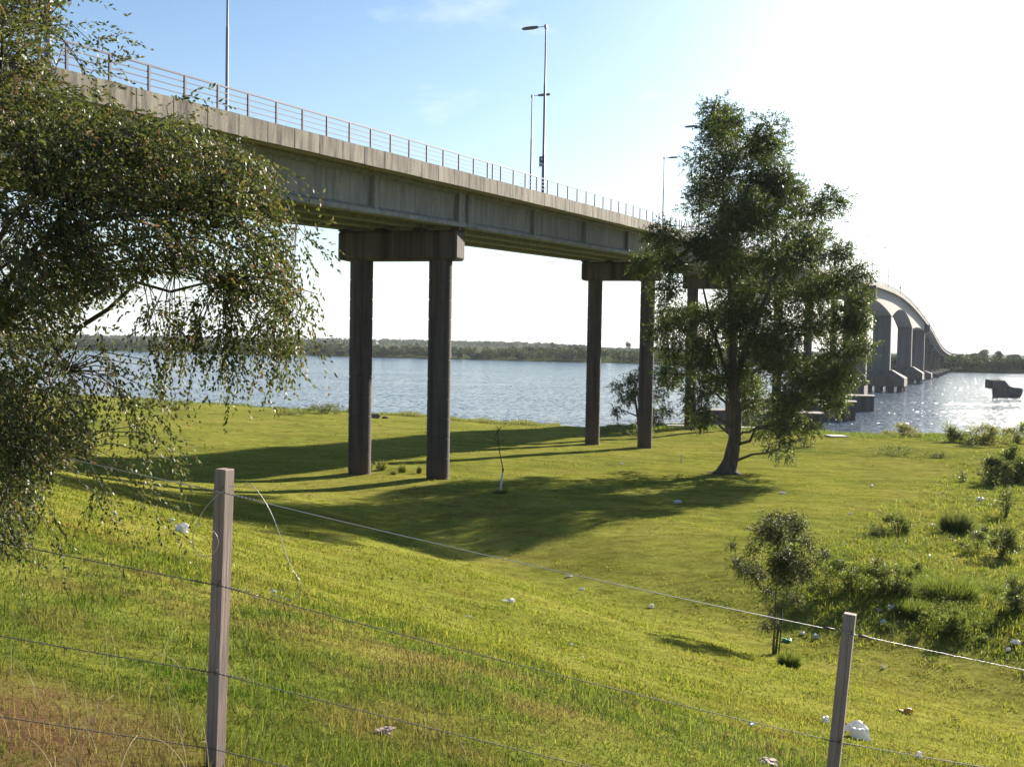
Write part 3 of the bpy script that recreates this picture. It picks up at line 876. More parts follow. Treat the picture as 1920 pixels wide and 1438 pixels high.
# thin feathery young tree by the fence
def acacia():
    g = np.random.default_rng(11)
    bx, by, bz = gpt(1452, 1226)
    k = by / FPX
    t = empty('young_tree', (bx, by, bz - 0.05))
    tag(t, 'small feathery young tree with several thin stems on the grass slope', 'tree')
    px = [(1395, 1030, 26), (1375, 1055, 16), (1430, 1000, 34), (1440, 975, 24), (1480, 980, 30), (1472, 965, 20), (1500, 1010, 28), (1455, 1035, 42), (1415, 1075, 26), (1500, 1055, 24), (1532, 1042, 14), (1465, 1085, 30), (1440, 1110, 18), (1392, 1065, 16), (1480, 1115, 16), (1440, 1150, 10), (1425, 1165, 10), (1550, 1030, 8), (1365, 1020, 12), (1450, 1000, 26), (1462, 1062, 26), (1445, 1045, 20), (1478, 1035, 22)]
    cl = [(a * 0.92, b, c, r * g.uniform(0.6, 1.0)) for a, b, c, r in clumps_from(px, 1452, 1226, k, 0.7, g, 2)]
    mb = MB()
    for b in ([(0.06, 0.05, -0.05, 0.03), (0.1, 0.03, 0.6, 0.025), (0.16, 0, 1.2, 0.02), (0.3, 0.1, 2.0, 0.012)],
              [(0.0, -0.06, -0.05, 0.028), (0.06, -0.06, 0.7, 0.022), (0.05, -0.1, 1.4, 0.018), (-0.1, -0.2, 2.1, 0.01)],
              [(0.12, -0.02, -0.05, 0.025), (0.2, 0.02, 0.8, 0.02), (0.24, 0.1, 1.5, 0.014)]):
        mb.tube([p[:3] for p in b], [p[3] for p in b], 7)
    skeleton([(-0.04, 0, -0.05, 0.045), (-0.03, 0, 0.5, 0.036), (0.0, 0, 1.0, 0.032), (-0.02, 0, 1.6, 0.025), (0.02, 0, 2.5, 0.012)], cl, mb, g, 0.075, 0.25, 9, 0.007)
    mb.build('trunk', M_TWIG, t, True)
    A = []; D = []
    for c in cl:
        n = int(800 * c[3] ** 2 * g.uniform(0.2, 1.7)) + 10
        b = ball(n, g, 0.15); A.append(np.array(c[:3]) + b * c[3] * 1.1); D.append(b + g.normal(size=(n, 3)) * 0.6)
    A = np.concatenate(A); D = np.concatenate(D)
    for z0 in np.linspace(0.3, 1.4, 26):
        A = np.concatenate([A, [[g.normal() * 0.1, g.normal() * 0.1, z0]]]); D = np.concatenate([D, [[g.normal(), g.normal(), -0.3]]])
    Q = sprays(A, D, 11, g.uniform(0.1, 0.32, len(A)), 0.062, 0.019, 0.75, 0.3, g)
    link('crown', quads_mesh('crown', Q, g.uniform(0, 1, len(Q))), M_ACA, t)
acacia()

# ------------------------------------------------------------------ leafy bush at the left edge
def in_poly(u, v, poly):
    inside = np.zeros(len(u), bool); j = len(poly) - 1
    for i in range(len(poly)):
        xi, yi = poly[i]; xj, yj = poly[j]
        c = ((yi > v) != (yj > v)) & (u < (xj - xi) * (v - yi) / (yj - yi + 1e-9) + xi)
        inside ^= c; j = i
    return inside
def left_bush():
    g = np.random.default_rng(3)
    YB = 5.7
    k = YB / FPX
    hub = np.array([-3.75, YB + 0.2, float(ground(-3.75, YB + 0.2))])
    t = empty('leafy_bush', tuple(hub))
    tag(t, 'large drooping small-leaved bush filling the left side beside the fence', 'bush')
    poly = [(-420, -120), (110, -60), (135, 10), (100, 40), (135, 90), (80, 130), (125, 185), (190, 205), (235, 232), (320, 228), (355, 225), (395, 258), (470, 282), (505, 335), (535, 385), (545, 440), (560, 500),
            (548, 600), (520, 600), (500, 560), (470, 560), (425, 600), (412, 570), (370, 520), (300, 520), (230, 560), (160, 580), (140, 640), (140, 690), (165, 760), (185, 805), (170, 855), (120, 880), (80, 940), (60, 985), (50, 1035), (15, 1055), (-420, 1040)]
    hang = [(545, 520, 560, 640), (505, 520, 520, 655), (480, 520, 500, 660), (425, 540, 425, 680), (400, 540, 385, 640), (290, 560, 290, 690), (330, 560, 320, 640), (255, 780, 300, 905), (215, 830, 322, 985), (200, 850, 270, 950), (150, 880, 200, 950), (230, 690, 285, 850), (560, 440, 572, 470), (180, 640, 225, 760),
            (60, 960, 75, 1045), (20, 990, 30, 1060), (100, 70, 172, 52), (60, 30, 160, 18), (120, 120, 180, 150), (90, 60, 175, 72), (150, 160, 215, 128), (330, 225, 362, 200), (470, 280, 510, 305), (150, 190, 225, 190)]
    # cluster centres inside the outline
    C = []
    while len(C) < 520:
        u = g.uniform(-420, 575, 800); v = g.uniform(-120, 1060, 800)
        ok = in_poly(u, v, poly)
        C += list(zip(u[ok], v[ok]))
    C = np.array(C[:520])
    cy = g.uniform(-0.75, 0.75, len(C)) * np.clip(1.15 - np.maximum(C[:, 0], 0) / 620, 0.35, 1)
    cen = np.stack([(C[:, 0] - 960) * k * 1.0, YB + cy, EYE + (640 - C[:, 1]) * k], 1)
    cen[:, 0] *= cen[:, 1] / YB; cen[:, 2] = EYE + (cen[:, 2] - EYE) * cen[:, 1] / YB
    A = []; D = []
    for c, (u, v) in zip(cen, C):
        n = int(34 * g.uniform(0.35, 1.25)) if u > -60 else 9
        out = unit(np.array([c[0] - hub[0] - 0.2, 0.3 * (c[1] - YB), 0.25 * (c[2] - EYE + 0.2)]))
        a = c + g.normal(size=(n, 3)) * np.array([0.10, 0.14, 0.085])
        d = out * 0.8 + g.normal(size=(n, 3)) * 0.55
        if v > 420: d[:, 2] -= 0.75
        elif v < 200: d[:, 2] += 0.35
        A.append(a); D.append(d)
    hang = [(a + g.normal() * s_, b + g.normal() * s_, c + g.normal() * s_, d + g.normal() * s_ * 1.2 - abs(s_)) for (a, b, c, d) in hang for s_ in ((0, 14, 20) if 300 < b < 700 else (0,))] + [(u_, 560, u_ + g.normal() * 14, g.uniform(590, 690)) for u_ in g.uniform(270, 560, 16)]
    for (u0, v0, u1, v1) in hang:
        p0 = np.array([(u0 - 960) * k, YB + g.normal() * 0.15, EYE + (637 - v0) * k]); p1 = np.array([(u1 - 960) * k, p0[1], EYE + (637 - v1) * k])
        m = max(5, int(np.linalg.norm(p1 - p0) / 0.028))
        s = np.linspace(0, 0.92, m)[:, None]
        a = p0 + (p1 - p0) * s + g.normal(size=(m, 3)) * 0.018 * (1.3 - s)
        A.append(a); D.append(unit(p1 - p0) + g.normal(size=(m, 3)) * 0.5)
    nb = sum(len(a) for a in A[:len(cen)])
    A = np.concatenate(A); D = np.concatenate(D)
    K = 15
    Q = sprays(A, D, K, g.uniform(0.14, 0.34, len(A)), 0.030, 0.0135, 0.85, 0.3, g)
    rn = np.clip(np.repeat(g.beta(2, 2, len(A)), K) + g.normal(0, 0.2, len(Q)), 0, 1)
    # keep the ragged outline of the crown, measured in its own plane
    c_ = Q[:, 2]
    pu = 960 + c_[:, 0] / c_[:, 1] * FPX; pv = 637 - (c_[:, 2] - EYE) / c_[:, 1] * FPX
    jit = g.normal(size=(len(A), 2)).repeat(K, 0) * 12
    keep = in_poly(pu + jit[:, 0], pv + jit[:, 1], poly)
    keep[nb * K:] = True
    Q = Q[keep]; rn = rn[keep]
    inb = np.zeros(len(A), bool)
    inb[:] = in_poly(960 + A[:, 0] / A[:, 1] * FPX, 637 - (A[:, 2] - EYE) / A[:, 1] * FPX, poly); inb[nb:] = True
    A = A[inb]; D = D[inb]
    Q -= hub
    link('foliage', quads_mesh('foliage', Q.astype(np.float32), rn), M_BUSH, t)
    # woody stems arching out of the hub, then a thin twig to each spray
    mb = MB()
    lim = []
    tips = [(535, 410), (475, 320), (350, 260), (150, 215), (85, 70), (500, 550), (420, 540), (290, 510), (135, 700), (150, 845), (110, 860), (60, 930), (20, 300), (-100, 100), (-200, 500), (-100, 800), (100, 500), (300, 380), (120, 580), (400, 430), (70, 0), (60, 160), (240, 290), (10, 1000), (200, 420), (450, 470)]
    for (u, v) in tips:
        e = np.array([(u - 960) * k, YB + g.uniform(-0.5, 0.5), EYE + (637 - v) * k])
        h0 = hub + np.array([g.normal() * 0.15, g.normal() * 0.15, -0.05])
        ctl = np.array([h0[0] + (e[0] - h0[0]) * 0.3, (h0[1] + e[1]) / 2, max(e[2], h0[2]) + 0.25 * abs(e[0] - h0[0])])
        s = np.linspace(0, 1, 14)[:, None]
        pth = (1 - s) ** 2 * h0 + 2 * s * (1 - s) * ctl + s ** 2 * e
        pth[1:-1] += g.normal(size=(12, 3)) * 0.02
        rr = 0.022 * (1 - s[:, 0]) ** 0.8 + 0.0025
        mb.tube(pth - hub, list(rr), 6); lim.append(pth[3:])
    Lp = np.concatenate(lim)
    for a, d in zip(A[::6], D[::6]):
        i = np.argmin(((Lp - a) ** 2).sum(1))
        p = Lp[i]
        e = a + unit(d) * 0.07
        mid = (p + a) / 2 + np.array([0, 0, 0.05]) + g.normal(size=3) * 0.015
        mb.tube([p - hub, mid - hub, a - hub, e - hub], [0.004, 0.003, 0.002, 0.001], 4)
    mb.build('stems', M_TWIG, t, True)
    return len(Q)
print('bush leaves', left_bush())

# ------------------------------------------------------------------ shrubs and weeds
def shrub(name, label, cat, u, v, wpx, hpx, mat, style='leaf', n=700, group=None, seed=1, upright=False):
    g = np.random.default_rng(seed)
    x, y, z = gpt(u, v)
    k = y / FPX
    w, h = wpx * k / 2 * 1.1, hpx * k * 0.9
    n = int(n * 0.75)
    t = empty(name, (x, y, z - 0.03))
    tag(t, label, cat, group)
    mb = MB()
    ns = 9
    for i in range(ns):
        a = g.uniform(0, 2 * math.pi); rr = g.uniform(0.2, 0.9)
        e = (w * rr * math.cos(a), w * 0.8 * rr * math.sin(a), h * g.uniform(0.55, 0.95))
        mb.tube([(e[0] * 0.15, e[1] * 0.15, -0.03), (e[0] * 0.5, e[1] * 0.5, e[2] * 0.55), e], [0.012 * h + 0.004, 0.008 * h + 0.003, 0.002], 5)
    mb.build('stem', M_TWIG, t, True)
    if style == 'leaf':
        cl = [(g.normal() * 0.5, g.normal() * 0.45, g.uniform(0.1, 0.9) ** 1.3, g.uniform(0.15, 0.42)) for _ in range(16)]
        A = []
        for c in cl:
            s = 1 - 0.55 * max(0, c[2] - 0.35)
            A.append((np.array([c[0] * s, c[1] * s, c[2]]) + ball(n // 16 + 1, g, 0.3) * c[3] * np.array([1, 1, 0.7])))
        A = np.concatenate(A); A[:, 2] = np.clip(A[:, 2], 0.02, 1.0)
        A *= np.array([w, w * 0.85, h])
        D = A / np.array([w, w, h]) + g.normal(size=A.shape) * 0.7 + np.array([0, 0, 0.3])
        ll = max(0.035, 0.055 * h + 0.9 * k * 2)
        Q = sprays(A, D, 7, ll * 2.5, ll, ll * 0.35, 0.8, 0.1, g)
    else:                        # tussock of blades
        m = n * 3
        a = g.uniform(0, 2 * math.pi, m); rr = np.sqrt(g.uniform(0, 1, m)) * 0.7
        P = np.stack([w * rr * np.cos(a), w * 0.8 * rr * np.sin(a), np.zeros(m)], 1)
        lean = np.abs(g.normal(0.35, 0.45, m))
        D = np.stack([np.cos(a) * lean * w / h * 1.2 + g.normal(0, 0.12, m), np.sin(a) * lean * w / h + g.normal(0, 0.12, m), np.ones(m)], 1)
        ln = h * g.uniform(0.25, 1.1, m) * (1 - 0.45 * rr)
        Q = leaf_quads(P, D, ln, np.maximum(0.008, 1.0 * k * np.ones(m)), g=g)
    link('foliage', quads_mesh('foliage', Q, g.uniform(0, 1, len(Q))), mat, t)
    return t

SH = [
 ('shrub', 'low dark shrub on the left bank beside the blue water', 'shrub', 610, 776, 66, 22, M_SHRUBD, 'leaf', 500),
 ('shrub', 'grey low shrub on the bank left of the darker one', 'shrub', 332, 768, 46, 20, M_SHRUBD, 'leaf', 300),
 ('shrub', 'grey tuft of twigs on the bank seen through the bush', 'shrub', 252, 760, 36, 14, M_SHRUBD, 'leaf', 240),
 ('shrub', 'green rounded tuft on the bank near the leafy bush', 'shrub', 282, 766, 40, 18, M_SHRUB, 'leaf', 240),
 ('shrub', 'low brown tuft on the bank left of the first column', 'shrub', 540, 778, 50, 14, M_SHRUBD, 'leaf', 240),
 ('shrub', 'pale leafy shrub alone at the water edge below the far piers', 'shrub', 1696, 822, 50, 30, M_SHRUBY, 'leaf', 650),
 ('shrub', 'darker half of the pair of shrubs at the glittering water edge', 'shrub', 1786, 828, 46, 36, M_SHRUB, 'leaf', 600),
 ('shrub', 'yellow green broad shrub beside the darker one at the water edge', 'shrub', 1840, 832, 78, 40, M_SHRUBY, 'leaf', 900),
 ('shrub', 'yellow shrub at the right edge of the photo by the water', 'shrub', 1910, 830, 44, 40, M_SHRUBY, 'leaf', 600),
 ('shrub', 'tall bright bush at the right edge above the weeds', 'shrub', 1906, 905, 70, 74, M_SHRUB, 'leaf', 1100),
 ('shrub', 'bushy dark green shrub on the right where lawn meets weeds', 'shrub', 1862, 908, 62, 52, M_SHRUBD, 'leaf', 900),
 ('shrub', 'dark dense tussock standing on the sandy grass at the right', 'shrub', 1794, 1000, 62, 64, M_SHRUBD, 'blade', 700),
 ('shrub', 'round bright leafy shrub among the weeds left of the dark tussock', 'shrub', 1682, 1002, 58, 40, M_SHRUB, 'leaf', 900),
 ('shrub', 'thin sparse weed tuft left of the round leafy shrub', 'shrub', 1638, 1006, 40, 26, M_SHRUB, 'leaf', 200),
 ('shrub', 'brownish upright weed beneath the white bag on the right', 'shrub', 1832, 1034, 44, 44, M_SHRUBD, 'leaf', 330),
 ('shrub', 'grey green weed bush right of the brownish upright weed', 'shrub', 1880, 1045, 66, 62, M_SHRUBD, 'leaf', 700),
 ('shrub', 'wide spreading weed thicket behind the young feathery tree', 'shrub', 1600, 1108, 150, 66, M_SHRUB, 'leaf', 1700),
 ('shrub', 'shaded leafy weed thicket to the right of the wide one', 'shrub', 1672, 1118, 90, 70, M_SHRUBD, 'leaf', 900),
 ('shrub', 'dark green tussock in the middle of the weeds', 'shrub', 1712, 1152, 76, 42, M_SHRUB, 'blade', 800),
 ('shrub', 'broad dark leafy clump lowest among the right hand weeds', 'shrub', 1785, 1182, 92, 46, M_SHRUB, 'leaf', 1100),
 ('shrub', 'tall grey green weed patch near the right edge', 'shrub', 1780, 1120, 120, 60, M_SHRUB, 'blade', 900),
 ('shrub', 'dark bush cut by the right edge of the photo', 'shrub', 1915, 1145, 70, 64, M_SHRUBD, 'leaf', 900),
 ('shrub', 'grassy tuft at the foot of the young feathery tree', 'shrub', 1480, 1252, 44, 48, M_SHRUB, 'blade', 420),
 ('shrub', 'small weed with a bare stem rising at the right edge', 'shrub', 1885, 970, 50, 70, M_SHRUBD, 'leaf', 150),
 ('shrub', 'low bush on the mown edge right of the eucalyptus', 'shrub', 1505, 838, 44, 18, M_SHRUBD, 'leaf', 240),
 ('shrub', 'long low bushy strip at the edge of the lawn', 'shrub', 1690, 852, 110, 16, M_SHRUBD, 'leaf', 420),
 ('shrub', 'tiny dark bush alone on the lawn edge under the yellow shrubs', 'shrub', 1762, 858, 26, 11, M_SHRUBD, 'leaf', 160),
 ('shrub', 'dense dark riverside bush at the foot of the second pair of columns', 'shrub', 1165, 816, 84, 22, M_SHRUBD, 'leaf', 500),
 ('shrub', 'low riverside shrub right of the eucalyptus trunk by the caisson', 'shrub', 1500, 812, 60, 34, M_SHRUB, 'leaf', 500),
]
for i, s in enumerate(SH):
    shrub(*s[:8], style=s[8], n=s[9], group='shrubs and weeds on the river bank', seed=100 + i)
# pampas-like weeds between the first columns
for i, (u, v, w, h, lab) in enumerate([(715, 882, 22, 30, 'tallest feathery weed between the two nearest columns'), (755, 886, 18, 26, 'feathery weed in the middle between the two nearest columns'),
                                        (786, 888, 10, 22, 'thin weed close to the right one of the two nearest columns'), (694, 880, 10, 20, 'thin weed close to the left one of the two nearest columns'), (738, 890, 12, 14, 'lowest weed between the two nearest columns')]):
    shrub('weed', lab, 'weed', u, v, w, h, M_SHRUBY, 'blade', 60, 'weeds between the columns', 300 + i)

# ------------------------------------------------------------------ sapling with a painted stem, and the small stake
x, y, z = gpt(938, 923)
sp = empty('sapling', (x, y, z)); tag(sp, 'thin nearly bare sapling with a white painted stem on the lawn', 'sapling')
k = y / FPX
M_PAINT = plain('white_limewash', (0.62, 0.6, 0.56), 0.9, var=0.3, scale=9)
mb = MB(); mb.tube([(0, 0, -0.1), (0.03, 0, 0.5), (0.13, 0, 1.25)], [0.085, 0.065, 0.05], 8); mb.build('painted_stem', M_PAINT, sp, True)
mb = MB(); g = np.random.default_rng(4)
mb.tube([(0.13, 0, 1.25), (0.12, 0, 1.6), (-0.1, 0, 2.6), (-0.25, 0, 3.9)], [0.045, 0.035, 0.025, 0.01], 6)
mb.tube([(0.13, 0, 1.25), (0.19, 0, 1.5)], [0.04, 0.03], 6)
tw = []
for i in range(14):
    s = g.uniform(0.3, 1); b = np.array([0.05 - 0.3 * s, 0, 1.7 + 2.2 * s]); e = b + np.array([g.normal() * 0.45, g.normal() * 0.4, g.uniform(0.1, 0.6)])
    mb.tube([b, (b + e) / 2 + np.array([0, 0, 0.05]), e], [0.012, 0.009, 0.004], 4); tw.append(e)
mb.build('branches', M_TWIG, sp, True)
A = np.repeat(np.array(tw), 5, 0) + g.normal(size=(70, 3)) * 0.12
link('leaves', quads_mesh('leaves', leaf_quads(A, g.normal(size=A.shape), 0.14, 0.06, g=g), g.uniform(0, 1, len(A))), M_ACA, sp)
shrub('weed', 'dark tuft of uncut grass round the foot of the sapling', 'weed', 938, 926, 30, 12, M_SHRUBD, 'blade', 160, None, 77)
x, y, z = gpt(1277, 869)
st_ = empty('marker_stake', (x, y, z)); tag(st_, 'short pale stake standing on the lawn left of the eucalyptus', 'stake')
mb = MB(); mb.box((0, 0, 0.38), (0.11, 0.09, 0.9)); mb.build('shaft', M_PAINT, st_, bevel=0.01)
mb = MB(); mb.box((0, 0, 0.84), (0.13, 0.11, 0.06)); mb.build('top', M_PAINT, st_, bevel=0.015)

# ------------------------------------------------------------------ wire fence
def wood():
    m, nt, out = new_mat('weathered_post_wood')
    co = obj_coord(nt)
    col = mix(nt, noise(nt, co, 1.0, 6, 0.6, (30, 30, 1.2)), (0.26, 0.178, 0.152), (0.40, 0.30, 0.262))
    gr = ramp(nt, noise(nt, co, 1.0, 5, 0.7, (70, 70, 2.0)), [(0.35, 0.72), (0.6, 1.0)])
    col = mix(nt, 0.9, col, gr, 'MULTIPLY')
    kn = ramp(nt, noise(nt, co, 7.0, 3, 0.5, (2.5, 2.5, 1)), [(0.7, 0.0), (0.76, 0.7)])
    col = mix(nt, kn, col, (0.08, 0.06, 0.05))
    # one long drying crack and grey weathering at random
    sx = N(nt, 'ShaderNodeSeparateXYZ'); nt.links.new(co, sx.inputs[0])
    wob = N(nt, 'ShaderNodeMath', operation='MULTIPLY_ADD', i_1=0.03, i_2=-0.024); nt.links.new(noise(nt, co, 1.0, 4, 0.6, (3, 3, 3.0)), wob.inputs[0])
    ds = N(nt, 'ShaderNodeMath', operation='ADD'); nt.links.new(sx.outputs[0], ds.inputs[0]); nt.links.new(wob.outputs[0], ds.inputs[1])
    ab = N(nt, 'ShaderNodeMath', operation='ABSOLUTE'); nt.links.new(ds.outputs[0], ab.inputs[0])
    ck = N(nt, 'ShaderNodeMapRange'); ck.inputs[1].default_value = 0.0008; ck.inputs[2].default_value = 0.002; ck.inputs[3].default_value = 0.8; ck.inputs[4].default_value = 0.0
    nt.links.new(ab.outputs[0], ck.inputs[0])
    col = mix(nt, ck.outputs[0], col, (0.03, 0.022, 0.02))
    col = mix(nt, ramp(nt, noise(nt, co, 3.0, 5, 0.65), [(0.45, 0.0), (0.7, 0.6)]), col, (0.2, 0.185, 0.17))
    p = N(nt, 'ShaderNodeBsdfPrincipled', i_Roughness=0.85)
    nt.links.new(col, p.inputs['Base Color'])
    nt.links.new(bump(nt, noise(nt, co, 1.0, 5, 0.7, (90, 90, 3)), 0.5, 0.006), p.inputs['Normal'])
    nt.links.new(p.outputs[0], out.inputs[0])
    return m
M_WOOD = wood()
Y1, Y2 = 5.4, 6.5
P1 = at(421, 879, Y1); P2 = at(1594, 1150, Y2)
fence = empty('wire_fence', (P1.x, P1.y, float(ground(P1.x, P1.y))))
tag(fence, 'wire fence with square weathered wooden posts running down the slope in front', 'fence')
F0 = Vector(fence.location)
DF = P2 - P1
def post(top, lean, rz, w, d):
    """square post hung from its top point, foot in the ground"""
    gz = float(ground(top.x, top.y))
    L = top.z - gz + 0.45
    M = Matrix.Rotation(lean[0], 4, 'Y') @ Matrix.Rotation(lean[1], 4, 'X') @ Matrix.Rotation(rz, 4, 'Z')
    mb = MB()
    nseg = 8; rings = []
    for i in range(nseg + 1):
        f = i / nseg; j = 0.0015
        s = 1.0
        rings.append([Vector((sx_ * w / 2 * s + random.uniform(-j, j), sy_ * d / 2 * s + random.uniform(-j, j), -L * (1 - f))) for sx_, sy_ in ((-1, -1), (1, -1), (1, 1), (-1, 1))])
    mb.sweep(rings)
    o = mb.build('post', M_WOOD, fence, bevel=0.004)
    o.matrix_local = Matrix.Translation(top - F0) @ M
    return o
posts = [(P1, (R(1.4), 0), R(-27), 0.074, 0.074), (P2, (R(5.2), R(-2)), R(-24), 0.075, 0.08),
         (P1 - DF * 1.0 + Vector((0, 0, 0.05)), (R(0.5), 0), R(20), 0.075, 0.075), (P2 + DF * 1.0 + Vector((0, 0, 0.1)), (R(2), 0), R(15), 0.08, 0.075)]
pobj = [post(*p) for p in posts]
# wire heights below each post top, measured along the post
drops = [0.115, 0.60, 1.06, 1.46]
def wpt(i, dr, side=0.0):
    p, lean = posts[i][0], posts[i][1]
    M = Matrix.Rotation(lean[0], 3, 'Y') @ Matrix.Rotation(lean[1], 3, 'X')
    return p + M @ Vector((0, -0.052 if i != 1 else -0.046, -dr))
order = [2, 0, 1, 3]
dr2 = [0.115, 0.80, 1.3, 1.7]
for wi in range(4):
    pts = []
    for a, b in zip(order[:-1], order[1:]):
        A0 = wpt(a, (dr2 if a in (1, 3) else drops)[wi]); B0 = wpt(b, (dr2 if b in (1, 3) else drops)[wi])
        for s in np.linspace(0, 1, 13)[:-1]:
            q = A0.lerp(B0, float(s)); q.z -= 0.02 * 4 * s * (1 - s)
            pts.append(q - F0)
    pts.append(wpt(3, dr2[wi]) - F0)
    mb = MB(); mb.tube(pts, 0.0026 if wi == 0 else 0.0026, 6); mb.build('wire', M_WIREB if wi == 0 else M_WIRE, fence, True)
# twisted ends, staples and strainers
for i in (0, 1):
    for wi in range(3):
        c = wpt(i, (dr2 if i == 1 else drops)[wi]) - F0
        mb = MB()
        d = DF.normalized()
        hel = []
        for s in np.linspace(0, 1, 40):
            hel.append(c + d * (0.02 + 0.16 * s) + Vector((0, -0.004 * math.cos(50 * s), 0.005 * math.sin(50 * s))))
        mb.tube(hel, 0.0017, 5)
        hel = [c - d * (0.03 + 0.10 * s) + Vector((0, -0.004 * math.cos(40 * s), 0.005 * math.sin(40 * s))) for s in np.linspace(0, 1, 30)]
        mb.tube(hel, 0.0017, 5)
        mb.build('wire_tie', M_WIRE, fence, True)
        mb = MB(); mb.tube([c + Vector((0.012, 0.008, 0.03)), c + Vector((0.006, -0.006, 0.012)), c + Vector((0, -0.008, -0.008))], 0.003, 5)
        mb.build('staple', M_RUST, fence, True)
# strainer sleeves either side of the right post
c = wpt(1, dr2[0]) - F0; d = DF.normalized()
mb = MB(); mb.tube([c - d * 0.20, c - d * 0.12], 0.008, 8); mb.tube([c + d * 0.06, c + d * 0.13], 0.008, 8); mb.build('strainer', M_RUST, fence, True)
# loose looping wires on the left post
def loop_wire(px, mat, rad=0.0019):
    pts = [at(u, v, Y1 - dy) for u, v, dy in px]
    # Catmull-Rom
    out = []
    for i in range(len(pts) - 1):
        p0, p1, p2, p3 = pts[max(i - 1, 0)], pts[i], pts[i + 1], pts[min(i + 2, len(pts) - 1)]
        for s in np.linspace(0, 1, 8)[:-1]:
            s = float(s)
            out.append(0.5 * ((2 * p1) + (p2 - p0) * s + (2 * p0 - 5 * p1 + 4 * p2 - p3) * s * s + (3 * p1 - p0 - 3 * p2 + p3) * s ** 3))
    out.append(pts[-1])
    mb = MB(); mb.tube([p - F0 for p in out], rad, 6); mb.build('loose_wire', mat, fence, True)
loop_wire([(425, 916, .075), (400, 935, .09), (380, 960, .09), (365, 990, .1), (361, 1015, .1), (370, 1037, .1), (385, 1043, .1), (400, 1038, .1), (409, 1022, .1), (407, 1005, .1), (397, 993, .1)], M_WIREB)
loop_wire([(430, 912, .075), (455, 912, .06), (465, 907, .05), (475, 912, .05), (490, 930, .05), (505, 955, .05), (520, 990, .05), (533, 1030, .05), (547, 1066, .05), (557, 1080, .05), (565, 1095, .05), (561, 1112, .05), (547, 1124, .05), (525, 1119, .03), (505, 1113, .0)], M_WIREB)

# ------------------------------------------------------------------ things in and by the river
def ruin():
    x, y = float(ray(1882, 744)[0]), None
    d = ray(1882, 744); Y = -EYE / d[2]; k = Y / FPX
    t = empty('ruined_pier_block', (d[0] * Y, Y, 0)); tag(t, 'dark broken concrete block standing alone in the bright water', 'ruin')
    out = [(-17, -1.5), (-17, 15), (-31, 16), (-31, 31), (-4, 31), (0, 25), (4, 21), (12, 18), (26, 17.5), (30, 14), (29, 5), (24, -1.5)]
    g = np.random.default_rng(8)
    rings = []
    for y_ in np.linspace(-1.7, 1.7, 8):
        rings.append([(px * k + g.normal() * 0.15, y_ + g.normal() * 0.1, pz * k + g.normal() * 0.12) for px, pz in out])
    mb = MB(); mb.sweep(rings); mb.build('block', M_FOOT, t)
ruin()
d = ray(200, 704); Y = -EYE / d[2]
bt = empty('low_barge', (d[0] * Y, Y, 0), R(4)); tag(bt, 'low flat dark barge far out on the water at the left', 'barge')
k = Y / FPX; L = 30 * k
mb = MB(); mb.sweep([[(x, y_, z) for y_, z in ((-1.4, 0.75), (-1.1, -0.4), (1.1, -0.4), (1.4, 0.75))] if abs(x) < L * 0.45 else [(x, y_, z) for y_, z in ((-1.0, 0.9), (-0.5, 0.35), (0.5, 0.35), (1.0, 0.9))] for x in (-L * 0.5, -L * 0.42, 0, L * 0.42, L * 0.5)])
mb.build('hull', plain('dark_hull', (0.04, 0.04, 0.045), 0.7), bt)
mb = MB(); mb.box((L * 0.22, 0, 0.95), (1.5, 1.3, 0.5)); mb.box((L * 0.38, 0, 0.95), (0.4, 1.0, 0.35)); mb.build('cargo', plain('grey_cargo', (0.3, 0.3, 0.32), 0.7), bt, bevel=0.03)
M_SLAB = concrete('pale_slab', (0.42, 0.36, 0.3), (0.5, 0.44, 0.38), (0.25, 0.2, 0.17), 0.4)
for u, v, wpx, dpt, h, rz, lab in [(1568, 819, 34, 2.6, 0.3, 0.1, 'pale flat concrete slab on the shore right of the eucalyptus'), (1415, 806, 60, 2.0, 0.5, -0.05, 'pinkish low concrete ledge behind the eucalyptus trunk'), (1268, 802, 36, 1.6, 0.5, 0.0, 'low concrete kerb on the shore left of the eucalyptus')]:
    x, y, z = gpt(u, v); w = wpx * y / FPX
    o = empty('concrete_slab', (x, y, z), rz); tag(o, lab, 'slab')
    mb = MB(); mb.box((0, 0, h / 2 - 0.1), (w, dpt, h)); mb.build('slab', M_SLAB, o, bevel=0.05)
    mb = MB(); mb.box((w * 0.2, -dpt * 0.62, h / 2 - 0.2), (w * 0.5, dpt * 0.22, h * 0.6), 0.2); mb.build('broken_edge', M_SLAB, o, bevel=0.04)
M_ROCK = plain('dark_rock', (0.12, 0.085, 0.07), 0.9, var=0.4, scale=2)
def lump(c, s, g, n=2, rough=0.25):
    bm = bmesh.new(); bmesh.ops.create_icosphere(bm, subdivisions=n, radius=1.0)
    fr = g.normal(size=(4, 3)) * (2.2 if rough < 0.3 else 3.2); ph = g.uniform(0, 6, 4)
    for v in bm.verts:
        d = sum(math.sin(float(np.dot(fr[i], v.co)) + ph[i]) for i in range(4)) / 4
        v.co *= 1 + rough * d + g.normal() * rough * 0.12
        v.co = Vector((v.co.x * s[0] + c[0], v.co.y * s[1] + c[1], v.co.z * s[2] + c[2]))
    me = bpy.data.meshes.new('lump'); bm.to_mesh(me); bm.free(); return me
g = np.random.default_rng(12)
for u, v, w, lab in [(702, 784, 22, 'larger dark rock on the bank beside the left column'), (722, 785, 12, 'smaller dark rock right of the larger one on the bank')]:
    x, y, z = gpt(u, v); s = w * y / FPX / 2
    o = link('rock', lump((0, 0, s * 0.3), (s, s * 0.8, s * 0.5), g, 3), M_ROCK); o.location = (x, y, z); tag(o, lab, 'rock')

